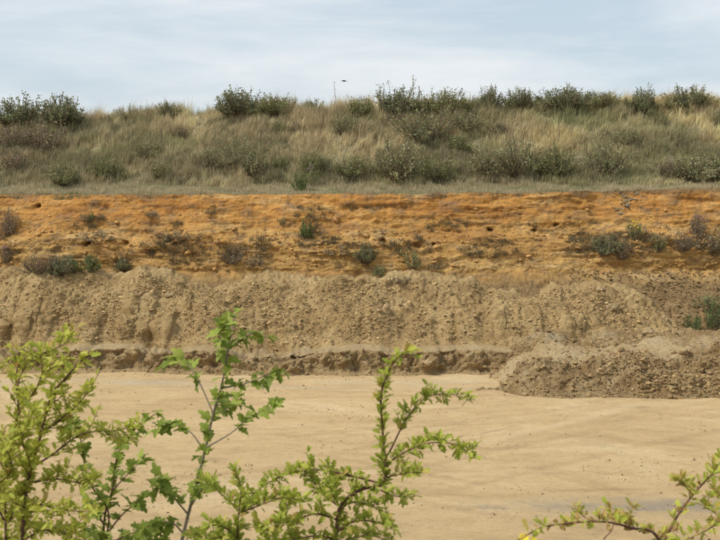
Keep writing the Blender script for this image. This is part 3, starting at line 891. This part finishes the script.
for (kind, cx, by, w, h, lab) in [
    ('brown', 8, 148, 40, 26, 'brown bush at the left edge, half way up the bank'),
    ('brown', 42, 152, 46, 34, 'large brown bush below the dark skyline bushes at the left'),
    ('brown', 14, 172, 40, 24, 'brown bush at the left edge near the foot of the bank'),
    ('olive', 64, 184, 40, 22, 'low olive bush at the foot of the bank, leftmost of the foot row'),
    ('olive', 109, 178, 34, 24, 'olive bush low on the bank, second of the foot row from the left'),
    ('weed', 160, 180, 26, 20, 'thin weedy bush low on the bank, third of the foot row from the left'),
    ('dark', 146, 159, 26, 21, 'dark leaning bush half way up the left part of the bank'),
    ('brown', 178, 138, 26, 15, 'small brown bush high on the left part of the bank'),
    ('dark', 214, 168, 34, 24, 'dark bush low on the bank left of the large double one'),
    ('dark', 254, 176, 40, 32, 'large dark bush low on the bank left of centre'),
    ('dark', 240, 160, 30, 24, 'dark bush rising behind the large low one left of centre'),
    ('olive', 281, 170, 18, 17, 'small round olive bush right of the large dark low one'),
    ('olive', 278, 134, 14, 16, 'tiny olive bush high on the bank left of centre'),
    ('brown', 294, 131, 24, 12, 'low brown bush high on the bank left of centre'),
    ('olive', 313, 172, 32, 22, 'olive bush behind the purple flowers low on the bank'),
    ('dark', 346, 134, 28, 22, 'dark bush alone in pale grass high on the bank at the centre'),
    ('olive', 351, 177, 40, 24, 'olive bush low on the bank right of the purple flowers'),
    ('dark', 396, 180, 56, 46, 'biggest dark bush low on the bank at the centre'),
    ('dark', 424, 144, 44, 40, 'big dark bush high on the bank under the centre skyline'),
    ('brown', 391, 126, 26, 18, 'brown bush high on the bank left of the big dark one'),
    ('olive', 437, 180, 36, 26, 'olive bush low on the bank right of the biggest dark one'),
    ('dark', 466, 131, 36, 22, 'rounded dark bush high on the bank right of centre'),
    ('olive', 458, 152, 34, 20, 'olive bush half way up the bank right of centre'),
    ('dark', 487, 178, 42, 36, 'dark bush low on the bank, first of three in a row right of centre'),
    ('dark', 520, 177, 44, 42, 'tall dark bush low on the bank, middle of three in a row right of centre'),
    ('olive', 556, 175, 42, 32, 'olive bush low on the bank, last of three in a row right of centre'),
    ('brown', 503, 134, 34, 14, 'low brown scrub high on the bank below the broad skyline bush'),
    ('dark', 606, 176, 36, 40, 'dark bush low on the bank beside golden grass, with a yellow flower by it'),
    ('dark', 628, 146, 24, 22, 'dark bush half way up the bank in the golden grass at the right'),
    ('olive', 655, 122, 24, 14, 'low olive bush just below the skyline at the right'),
    ('dark', 692, 182, 50, 32, 'wide dark bush low on the bank at the right'),
    ('brown', 668, 178, 26, 22, 'brown bush low on the bank left of the wide dark right-hand one'),
    ('olive', 722, 180, 40, 34, 'olive bush low on the bank cut by the right edge'),
    ('dark', 720, 128, 18, 22, 'dark bush high on the bank cut by the right edge')]:
    plant('bank_bush', {'dark': 'slope'}.get(kind, kind), cx, by, w * 1.12, h, lab, 'bush', G2)
for (kind, cx, by, w, h, lab, v) in [
    ('stalk', 334, 113, 16, 36, 'thin dry stalk standing against the sky left of centre', 0),
    ('stalk', 413, 108, 26, 44, 'feathery dry stalk rising highest against the sky at the centre', 1),
    ('stalk', 668, 110, 8, 28, 'thin dry stalk against the sky near the right', 0),
    ('dock', 380, 117, 9, 18, 'rusty dock stalk left of the centre skyline bush', 0),
    ('dock', 473, 110, 10, 16, 'rusty dock stalk on the crest right of centre', 0)]:
    plant('dry_stalk', kind, cx, by, w, h, lab, 'weed', 'dry stalks on the crest', v)
# plants on the face and at its foot
G3 = 'weeds growing on the orange face'
CN = ('sand_cliff', 'spoil_bank')
for (kind, cx, by, w, h, lab) in [
    ('brown', 9, 234, 26, 34, 'greyish brown weed near the top of the face at the left edge'),
    ('green', 91, 220, 9, 13, 'small bright green weed near the top of the face at left'),
    ('brown', 36, 272, 36, 26, 'dark weed at the foot of the face, far left'),
    ('dark', 63, 274, 34, 26, 'dark weed at the foot of the face beside the far left one'),
    ('green', 88, 271, 34, 22, 'green weed at the foot of the face at left'),
    ('dark', 123, 270, 22, 19, 'small dark weed at the foot of the face, rightmost of the left cluster'),
    ('dry', 100, 240, 44, 13, 'dry tuft on a ledge above the left cluster of weeds'),
    ('dry', 178, 239, 44, 14, 'dry tuft overhanging a hollow on the face at left'),
    ('brown', 232, 263, 30, 20, 'brown weed low on the face left of centre'),
    ('dry', 258, 264, 34, 16, 'dry weed low on the face just left of centre'),
    ('green', 306, 238, 20, 26, 'green weed alone half way up the face left of centre'),
    ('dry', 338, 255, 36, 16, 'dry weed on the ledge left of the dark centre weed'),
    ('dark', 366, 262, 26, 26, 'dark upright weed on the face at the centre'),
    ('weed', 378, 277, 18, 20, 'olive weed at the foot of the face at the centre'),
    ('weed', 410, 268, 32, 24, 'olive weed below the burrow hole right of centre'),
    ('dry', 400, 282, 30, 10, 'low dry tuft at the top of the spoil below the centre weeds'),
    ('dry', 437, 268, 24, 10, 'low dry tuft on the face right of the burrow hole'),
    ('dark', 604, 254, 30, 26, 'dark weed on the face right of centre, left of the yellow flowers'),
    ('brown', 622, 258, 28, 26, 'brown weed on the face under the yellow flowers'),
    ('weed', 658, 250, 22, 20, 'olive weed on the face right of the yellow flowers'),
    ('brown', 680, 250, 36, 28, 'brown weed on the face below the purple thistle'),
    ('dry', 708, 250, 32, 24, 'dry weed on the face at the right edge'),
    ('green', 692, 332, 26, 26, 'green weed on the gravel slope at the right, above the mound'),
    ('green', 716, 330, 26, 38, 'green weed with pale flecks on the gravel slope at the right edge'),
    ('weed', 704, 308, 30, 24, 'olive weed on the upper gravel slope at the right'),
    ('dry', 150, 216, 20, 9, 'small dry tuft near the top of the face at left'),
    ('dry', 212, 213, 16, 8, 'small dry tuft near the top of the face left of centre'),
    ('weed', 281, 225, 12, 11, 'tiny olive weed on the face left of the lone green one')]:
    plant('face_weed', kind, cx, by, w * 0.95, h * 0.85, lab, 'weed', G3, None, CN)

# flowering plants: foliage, stems and each flower head
def flowering(name, cx, by, w, h, nfl, mat, fsize, label, kind='weed', names=None, part='flower'):
    e = plant(name, kind, cx, by, w, h, label, 'wildflower', None, None, names)
    r = np.random.default_rng(int(cx))
    V = IV * np.array([1, 1, 0.6]) * (1 + r.uniform(-0.25, 0.25, (12, 1)))
    me = fastmesh(part, V, IF, 3, False)
    me.materials.append(mat)
    for i_ in range(nfl):
        f = link(part, me, None, e)
        a, q_ = r.uniform(0, 6.28), r.uniform(0.05, 0.42)
        f.location = (math.cos(a) * q_, math.sin(a) * q_, 0.97 - 0.5 * q_ - r.uniform(0, 0.22))
        s = fsize / e.scale.x, fsize / e.scale.y, fsize / e.scale.z
        f.scale = s
    return e
flowering('yellow_ragwort', 634, 238, 22, 20, 14, M['yellow'], 0.045, 'yellow-flowered ragwort on the orange face at the right', 'weed', CN)
flowering('purple_thistle', 697, 236, 22, 26, 9, M['purple'], 0.055, 'purple-headed thistle high on the orange face at the right', 'brown', CN)
flowering('purple_thistle', 310, 186, 18, 26, 10, M['purple'], 0.05, 'dull purple flowering weed at the foot of the grassy bank', 'weed')
flowering('purple_thistle', 6, 262, 16, 20, 6, M['purple'], 0.05, 'dull purple flowering weed on the face at the left edge', 'brown', CN)
flowering('yellow_ragwort', 608, 177, 8, 12, 1, M['yellow'], 0.06, 'small plant with one yellow flower at the foot of the grassy bank', 'green')
plant('green_weed', 'green', 300, 191, 20, 24, 'fresh green weed at the foot of the bank left of the purple flowers', 'weed')

# ------------------------------------------------------------------ a bird in the sky
def bird():
    b = at(344, 81, 70)
    e = link('bird', None)
    e.location = b
    e.rotation_euler = (0, 0, R(100))
    e.empty_display_size = 0.1
    tag(e, 'small dark bird gliding in the sky above the bank', 'bird')
    pth = np.array([(0, -0.17, 0.0), (0, -0.12, 0.0), (0, -0.04, 0), (0, 0.05, 0), (0, 0.11, 0.012), (0, 0.15, 0.012), (0, 0.18, 0.004)])
    rad = np.array([0.012, 0.026, 0.042, 0.044, 0.03, 0.028, 0.006])
    V, Fc = tubes([pth], rad, 8)
    link('body', fastmesh('body', V, Fc, 4, True), M['bird'], e)
    for s in (-1, 1):
        o = np.array([(0.02, 0.06, 0.012), (0.15, 0.09, 0.05), (0.30, 0.02, 0.035), (0.40, -0.07, 0.01), (0.28, -0.05, 0.03), (0.15, -0.03, 0.042), (0.02, -0.05, 0.012)])
        o[:, 0] *= s
        V = np.concatenate([o, o - (0, 0, 0.012)])
        n_ = 7
        fs = [tuple(range(n_)), tuple(range(2 * n_ - 1, n_ - 1, -1))] + [(i_, i_ + n_, (i_ + 1) % n_ + n_, (i_ + 1) % n_) for i_ in range(n_)]
        me = bpy.data.meshes.new('wing')
        me.from_pydata([tuple(v) for v in V], [], fs)
        link('wing', me, M['bird'], e)
    me = bpy.data.meshes.new('tail')
    o = [(0.012, -0.15, 0), (-0.012, -0.15, 0), (-0.05, -0.29, 0), (0, -0.27, 0), (0.05, -0.29, 0)]
    me.from_pydata([(a, b_, c_ + dz) for dz in (0.005, -0.005) for a, b_, c_ in o], [],
                   [(0, 1, 2, 3, 4), (9, 8, 7, 6, 5)] + [(i_, i_ + 5, (i_ + 1) % 5 + 5, (i_ + 1) % 5) for i_ in range(5)])
    link('tail', me, M['bird'], e)
bird()

# ------------------------------------------------------------------ shrubs on the near rim
def leaf_mesh(name, half, mat, fold=0.30, droop=0.18):
    """half: right outline from stalk to tip (x, y); lobed blade folded along the midrib, with a short stalk"""
    V, Fc = [], []
    n_ = len(half)
    half = [(x * (0.8 if mat is M['haw'] else 0.92), y) for (x, y) in half]
    for (x, y) in half:                                   # midrib
        V.append((0, y * 0.98 if x else y, -droop * y * y))
    for s in (1, -1):
        for (x, y) in half:
            V.append((s * x, y, fold * x - droop * y * y))
    for i_ in range(n_ - 1):
        a, b = n_ + i_, n_ + i_ + 1
        Fc.append((i_, a, b, i_ + 1))
        a, b = 2 * n_ + i_, 2 * n_ + i_ + 1
        Fc.append((i_, i_ + 1, b, a))
    k_ = len(V)
    V += [(-0.018, -0.3, 0.02), (0.018, -0.3, 0.02), (0.018, 0.02, 0.0), (-0.018, 0.02, 0.0)]
    Fc.append((k_, k_ + 1, k_ + 2, k_ + 3))
    me = bpy.data.meshes.new(name)
    me.from_pydata(V, [], Fc)
    me.validate()
    me.materials.append(mat)
    return me
HAW = [leaf_mesh('leaf', h_, M['haw'], f_, d_) for h_, f_, d_ in [
    ([(0.02, 0.0), (0.16, 0.12), (0.42, 0.34), (0.17, 0.40), (0.44, 0.64), (0.18, 0.68), (0.25, 0.88), (0.0, 1.0)], 0.35, 0.15),
    ([(0.02, 0.0), (0.14, 0.16), (0.36, 0.44), (0.20, 0.46), (0.38, 0.74), (0.17, 0.76), (0.18, 0.92), (0.0, 1.0)], 0.55, 0.3),
    ([(0.02, 0.0), (0.12, 0.20), (0.30, 0.52), (0.20, 0.58), (0.30, 0.84), (0.12, 0.86), (0.0, 1.0)], 0.2, -0.1)]]
MAP = [leaf_mesh('leaf', h_, M['maple'], f_, d_) for h_, f_, d_ in [
    ([(0.02, 0.0), (0.20, -0.08), (0.40, -0.02), (0.42, 0.12), (0.32, 0.22), (0.52, 0.38), (0.56, 0.55), (0.42, 0.60), (0.24, 0.56), (0.27, 0.76), (0.18, 0.92), (0.0, 1.0)], 0.25, 0.25),
    ([(0.02, 0.0), (0.18, -0.04), (0.34, 0.06), (0.26, 0.22), (0.44, 0.44), (0.46, 0.60), (0.32, 0.64), (0.20, 0.60), (0.20, 0.80), (0.12, 0.94), (0.0, 1.0)], 0.5, 0.45)]]

def smooth_path(pts, n_per=5):
    P_ = [np.array(p) for p in pts]
    P_ = [2 * P_[0] - P_[1]] + P_ + [2 * P_[-1] - P_[-2]]
    out = []
    for i_ in range(1, len(P_) - 2):
        for t in np.linspace(0, 1, n_per, endpoint=False):
            a, b, c_, d = P_[i_ - 1], P_[i_], P_[i_ + 1], P_[i_ + 2]
            out.append(0.5 * ((2 * b) + (-a + c_) * t + (2 * a - 5 * b + 4 * c_ - d) * t * t + (-a + 3 * b - 3 * c_ + d) * t ** 3))
    out.append(P_[-2])
    return np.array(out)
def near_z(x, y):
    i_ = np.abs(NEAR[:, 0, 0] - x).argmin()
    return float(np.interp(y, NEAR[i_, :, 1], NEAR[i_, :, 2]))

def shrub(name, label, Y0, rootpx, branches, leaves, bark, size, step, ntuft, twig_step, twig_len, seed, r0, droop, cat='shrub', first_leaf=0.0):
    """branches: (points in photo pixels, depth offset at the end, leafy from this fraction on)"""
    r = random.Random(seed)
    bx = at(rootpx, 560, Y0).x
    base = Vector((bx, Y0, near_z(bx, Y0) - 0.05))
    e = link(name, None)
    e.location = base
    e.empty_display_size = 0.1
    tag(e, label, cat, 'shrubs growing on the near rim')
    allv = []
    for bi, (pts, dz, f0, rs) in enumerate(branches):
        P_ = []
        for i_, q_ in enumerate(pts):
            if q_ == 'root':
                P_.append(np.array(base))
                continue
            px, py, dy = (*q_, None)[:3] if len(q_) == 2 else q_
            t = i_ / max(1, len(pts) - 1)
            Y = Y0 + (dz * t if dy is None else dy) + r.uniform(-0.015, 0.015)
            P_.append(np.array(at(px, py, Y)))
        path = smooth_path(P_)
        n_ = len(path)
        rad = r0 * rs * np.linspace(1, 0.28, n_)
        paths, rads = [path], [rad]
        tufts = []
        seglen = np.concatenate([[0], np.cumsum(np.linalg.norm(np.diff(path, axis=0), axis=1))])
        tot = seglen[-1]
        def sample(s):
            i_ = int(np.clip(np.searchsorted(seglen, s) - 1, 0, n_ - 2))
            t = (s - seglen[i_]) / (seglen[i_ + 1] - seglen[i_] + 1e-9)
            d = path[i_ + 1] - path[i_]
            return path[i_] * (1 - t) + path[i_ + 1] * t, d / (np.linalg.norm(d) + 1e-9)
        s = tot * f0
        while s < tot:
            p, d = sample(s)
            tufts.append((p, d, 1.0))
            s += step * r.uniform(0.7, 1.3)
        tufts.append((path[-1], path[-1] - path[-2], 1.0))
        if twig_step:
            s = tot * f0 + twig_step * r.uniform(0.2, 1.0)
            while s < tot * 0.93:
                p, d = sample(s)
                o = np.array([r.gauss(0, 1), r.gauss(0, 0.8), r.gauss(0.45, 0.7)])
                o -= d * np.dot(o, d) * 0.6
                o /= np.linalg.norm(o) + 1e-9
                ln = twig_len * r.uniform(0.5, 1.3) * (1 - 0.4 * s / tot)
                tp = [p, p + (o * 0.6 + d * 0.35) * ln * 0.5, p + (o * 0.8 + d * 0.5 + np.array([0, 0, 0.15])) * ln]
                tw = smooth_path(tp, 3)
                paths.append(tw); rads.append(np.linspace(0.0016, 0.0008, len(tw)))
                q_ = 0.35
                while q_ <= 1.01:
                    k_ = min(int(q_ * (len(tw) - 1)), len(tw) - 2)
                    tufts.append((tw[k_ + 1] if q_ >= 0.99 else tw[k_], tw[k_ + 1] - tw[k_], 0.85))
                    q_ += step / ln * r.uniform(0.8, 1.2)
                s += twig_step * r.uniform(0.6, 1.4)
        VV, FF = [], []
        for a, b in zip(paths, rads):
            v_, f_ = tubes([a - np.array(base)], b, 6)
            FF.append(f_ + sum(len(x_) for x_ in VV)); VV.append(v_)
        bo = link('branch', fastmesh('branch', np.concatenate(VV), np.concatenate(FF), 4, True), bark, e)
        for (p, d, sc) in tufts:
            d = np.array(d) / (np.linalg.norm(d) + 1e-9)
            for k_ in range(max(1, int(round(ntuft * r.uniform(0.6, 1.4))))):
                o = np.array([r.gauss(0, 1), r.gauss(0, 1), r.gauss(0, 0.8)])
                o /= np.linalg.norm(o) + 1e-9
                dr = o * 0.9 + d * 0.55 + np.array([0, 0, 0.32 - droop])
                dr /= np.linalg.norm(dr) + 1e-9
                nn = np.array([r.gauss(0, 0.45), r.gauss(-0.15, 0.45), 1.0])
                sx_ = np.cross(dr, nn); sx_ /= np.linalg.norm(sx_) + 1e-9
                nn = np.cross(sx_, dr)
                ln = size * sc * r.uniform(0.45, 1.3)
                mtx = Matrix(((sx_[0], dr[0], nn[0]), (sx_[1], dr[1], nn[1]), (sx_[2], dr[2], nn[2])))
                pos = Vector(p + dr * ln * 0.28) - base
                allv.append((ln, pos, mtx, bo, r.choice(leaves)))
    inview = lambda it: ((it[1] + base).z - CAMZ) / (it[1] + base).y > -0.40
    allv = [v for v in allv if inview(v)] 
    r.shuffle(allv)
    allv.sort(key=lambda v: -v[0])
    for (ln, pos, mtx, bo, lm) in allv[:300]:
        o = link('leaf', lm, None, bo)
        o.matrix_local = Matrix.Translation(pos) @ mtx.to_4x4() @ Matrix.Scale(ln, 4)
    rest = allv[300:]
    if rest:
        V, Fc, o0 = [], [], 0
        for (ln, pos, mtx, bo, lm) in rest:
            T_ = Matrix.Translation(pos) @ mtx.to_4x4() @ Matrix.Scale(ln, 4)
            V += [T_ @ v.co for v in lm.vertices]
            Fc += [tuple(i_ + o0 for i_ in p_.vertices) for p_ in lm.polygons]
            o0 += len(lm.vertices)
        me = bpy.data.meshes.new('foliage')
        me.from_pydata([tuple(v) for v in V], [], Fc)
        tag(link('foliage', me, leaves[0].materials[0], e), kind='stuff')
    return len(allv)

print('leaves', shrub('hawthorn_shrub', 'dense yellow-green lobed-leaved shrub with reddish stems filling the lower left corner', 2.75, 10, [
    (['root', (8, 600), (6, 532), (6, 475), (18, 414), (16, 381), (20, 350)], 0.05, 0.45, 1.0),
    (['root', (25, 600), (22, 540), (28, 483), (41, 434), (51, 397), (63, 381), (81, 361), (90, 355)], -0.08, 0.5, 1.1),
    ([(28, 483), (57, 479), (82, 483), (98, 478)], -0.12, 0.2, 0.6),
    ([(33, 467), (53, 454), (82, 434), (118, 430), (140, 424)], 0.1, 0.15, 0.6),
    ([(16, 390), (24, 369), (45, 353), (65, 344), (75, 331)], 0.12, 0.1, 0.5),
    ([(22, 540), (30, 505), (60, 510), (95, 512)], -0.15, 0.2, 0.6),
    ([(6, 475), (-8, 440), (-15, 400), (-8, 365)], 0.1, 0.1, 0.6),
    ([(18, 414), (34, 392), (42, 372), (40, 350)], -0.1, 0.1, 0.5),
    ([(10, 520), (30, 470), (22, 440), (34, 410)], -0.18, 0.1, 0.5),
    ([(22, 540), (48, 530), (74, 538), (96, 548)], -0.15, 0.1, 0.6),
    ([(4, 520), (-8, 492), (12, 470), (2, 440)], -0.12, 0.1, 0.5),
    ([(41, 434), (62, 418), (78, 404), (88, 392)], -0.1, 0.1, 0.5)],
    HAW, M['bark_red'], 0.0255, 0.0125, 4.4, 0.030, 0.085, 1, 0.006, 0.0))
print('leaves', shrub('maple_sapling', 'short green lobed-leaved sapling between the dense left shrub and the tall sapling', 3.0, 106, [
    (['root', (106, 600), (104, 524), (112, 491), (118, 454), (134, 430), (158, 412)], 0.05, 0.62, 1.0),
    ([(106, 540), (108, 511), (88, 479), (79, 430), (72, 424)], -0.08, 0.3, 0.7),
    ([(112, 491), (128, 474), (142, 460)], 0.1, 0.3, 0.5),
    ([(106, 535), (122, 515), (140, 500), (158, 488)], -0.06, 0.3, 0.6),
    ([(104, 524), (94, 508), (88, 500)], 0.08, 0.3, 0.5),
    ([(106, 545), (130, 534), (150, 526)], -0.1, 0.2, 0.6),
    ([(108, 552), (128, 548), (146, 542), (166, 540)], 0.1, 0.1, 0.6),
    ([(106, 548), (96, 536), (84, 528)], -0.1, 0.1, 0.5)],
    MAP, M['bark_red'], 0.032, 0.024, 3.4, 0, 0, 2, 0.005, 0.35, 'sapling'))
print('leaves', shrub('maple_sapling', 'tall slender sapling with grey stem and green lobed leaves, left of centre', 3.05, 175, [
    (['root', (172, 600), (182, 540), (198, 478), (207, 442), (213, 415), (222, 384), (229, 344), (236, 314)], 0.0, 0.72, 1.25),
    ([(202, 447), (189, 431), (169, 424), (156, 430)], 0.1, 0.3, 0.5),
    ([(207, 447), (231, 433), (251, 416), (272, 407)], -0.12, 0.45, 0.5),
    ([(213, 413), (198, 380), (182, 358), (168, 365)], 0.12, 0.4, 0.5),
    ([(220, 388), (244, 384), (267, 375), (282, 372)], -0.08, 0.25, 0.5),
    ([(229, 349), (244, 338), (255, 333), (268, 338)], 0.08, 0.1, 0.5),
    ([(213, 415), (228, 408), (238, 398)], 0.12, 0.3, 0.4),
    ([(229, 352), (220, 338), (222, 326)], -0.1, 0.3, 0.4),
    ([(187, 513), (176, 500), (166, 486), (160, 478)], -0.1, 0.2, 0.6),
    ([(183, 533), (174, 524), (164, 522), (158, 530)], 0.1, 0.2, 0.6),
    ([(190, 508), (200, 492), (206, 486)], -0.08, 0.4, 0.5)],
    MAP, M['bark_grey'], 0.034, 0.022, 3.3, 0, 0, 3, 0.0055, 0.3, 'sapling'))
print('leaves', shrub('hawthorn_shrub', 'spreading yellow-green shrub at bottom centre with an upright shoot and two arching right branches', 2.75, 330, [
    (['root', (330, 600), (336, 540), (340, 507), (360, 490), (383, 484), (385, 461), (383, 437), (381, 398), (387, 375), (399, 356), (414, 355)], 0.0, 0.52, 1.2),
    ([(385, 466), (403, 453), (430, 443), (457, 445), (474, 458)], -0.12, 0.12, 0.6),
    ([(387, 455), (391, 449), (407, 418), (426, 398), (449, 394), (468, 400)], 0.1, 0.25, 0.55),
    ([(383, 484), (352, 476), (321, 470), (294, 472), (263, 486), (243, 507)], 0.15, 0.1, 0.7),
    (['root', (250, 600), (238, 540), (239, 511), (241, 487), (234, 470)], 0.0, 0.55, 0.8),
    ([(239, 511), (228, 500), (216, 490), (206, 484)], 0.1, 0.2, 0.5),
    ([(239, 513), (258, 506), (282, 498), (306, 502)], -0.1, 0.1, 0.5),
    ([(340, 507), (322, 494), (312, 480)], 0.1, 0.2, 0.5),
    ([(337, 532), (356, 521), (383, 523), (394, 527)], -0.1, 0.1, 0.6),
    ([(376, 488), (395, 496), (412, 496)], 0.08, 0.2, 0.4),
    ([(384, 478), (402, 474), (420, 472)], -0.08, 0.2, 0.4),
    ([(338, 520), (316, 514), (296, 520), (272, 526)], -0.12, 0.1, 0.6),
    ([(338, 540), (316, 536), (290, 540), (262, 544)], -0.12, 0.1, 0.6),
    ([(340, 510), (352, 502), (368, 504), (386, 512)], 0.1, 0.1, 0.5),
    ([(238, 540), (226, 528), (210, 524)], -0.1, 0.1, 0.5),
    ([(240, 545), (222, 538), (204, 540), (192, 534)], 0.1, 0.1, 0.5),
    ([(300, 560), (296, 534), (286, 514), (290, 498)], 0.1, 0.2, 0.6),
    ([(336, 545), (352, 538), (372, 536), (390, 542)], 0.1, 0.1, 0.5),
    ([(262, 556), (266, 536), (258, 522)], -0.1, 0.2, 0.5),
    ([(340, 507), (332, 492), (338, 480)], -0.1, 0.2, 0.4)],
    HAW, M['bark_red'], 0.0245, 0.0105, 4.2, 0.042, 0.05, 4, 0.0055, 0.0))
print('leaves', shrub('hawthorn_shrub', 'sparse yellow-green shrub with bare reddish branches in the lower right corner', 2.65, 690, [
    (['root', (676, 620), (659, 540), (631, 528), (607, 522), (582, 522), (561, 524), (540, 528), (519, 540)], -0.1, 0.52, 1.0),
    ([(600, 522), (586, 518), (575, 508)], 0.08, 0.3, 0.5),
    ([(606, 545), (604, 539), (613, 527), (609, 508)], 0.1, 0.4, 0.5),
    ([(640, 532), (630, 522), (632, 508)], -0.05, 0.5, 0.4),
    (['root', (682, 620), (666, 545), (670, 530), (680, 512), (692, 496), (708, 478), (722, 460), (738, 436)], 0.12, 0.56, 1.0),
    ([(693, 495), (687, 488), (681, 479)], -0.08, 0.3, 0.4),
    ([(708, 478), (718, 472), (728, 474)], 0.08, 0.2, 0.4),
    (['root', (745, 600), (735, 535), (720, 524), (702, 533), (683, 541)], -0.1, 0.7, 0.7),
    ([(735, 535), (716, 514), (706, 508)], 0.08, 0.3, 0.5),
    ([(735, 520), (724, 500), (716, 490)], -0.1, 0.3, 0.5)],
    HAW, M['bark_red'], 0.027, 0.020, 4.4, 0.08, 0.045, 5, 0.005, 0.0))
# yellow flowers just showing at the bottom edge
def rim_flower():
    top = at(526, 537, 2.6)
    base = Vector((top.x + 0.03, 2.62, near_z(top.x, 2.62) - 0.03))
    e = link('yellow_wildflower', None)
    e.location = base
    e.empty_display_size = 0.1
    tag(e, 'yellow-flowered plant whose flower heads just show at the bottom edge right of centre', 'wildflower')
    heads = [at(524, 538, 2.6), at(534, 541, 2.63), at(518, 545, 2.57)]
    m_ = (base + (heads[0] - base) * 0.75)
    for i_, h_ in enumerate(heads):
        p = smooth_path([np.array(base), np.array(m_), np.array(h_)], 5) - np.array(base)
        V, Fc = tubes([p], 0.0025, 6)
        link('stem', fastmesh('stem', V, Fc, 4, True), M['maple'], e)
        V, Fc = [], []
        for k_ in range(12):
            a = 2 * math.pi * k_ / 12
            d = np.array([math.cos(a), math.sin(a), 0.25]); s_ = np.array([-math.sin(a), math.cos(a), 0])
            o0 = len(V)
            V += [d * 0.003, d * 0.010 + s_ * 0.0028, d * 0.0155, d * 0.010 - s_ * 0.0028]
            Fc.append((o0, o0 + 1, o0 + 2, o0 + 3))
        f = link('flower', fastmesh('flower', np.array(V), np.array(Fc), 4), M['yellow'], e)
        f.location = h_ - base
        f.rotation_euler = (R(35), R(10 * i_ - 10), i_)
        c_ = fastmesh('flower_centre', IV * np.array([0.005, 0.005, 0.003]), IF, 3)
        o = link('flower_centre', c_, M['yellow'], f)
    for i_ in range(4):
        o = link('leaf', MAP[i_ % 2], None, e)
        o.location = (m_ - base) * (0.35 + 0.2 * i_)
        o.rotation_euler = (R(40), 0, i_ * 1.8)
        o.scale = (0.05, 0.06, 0.05)
rim_flower()
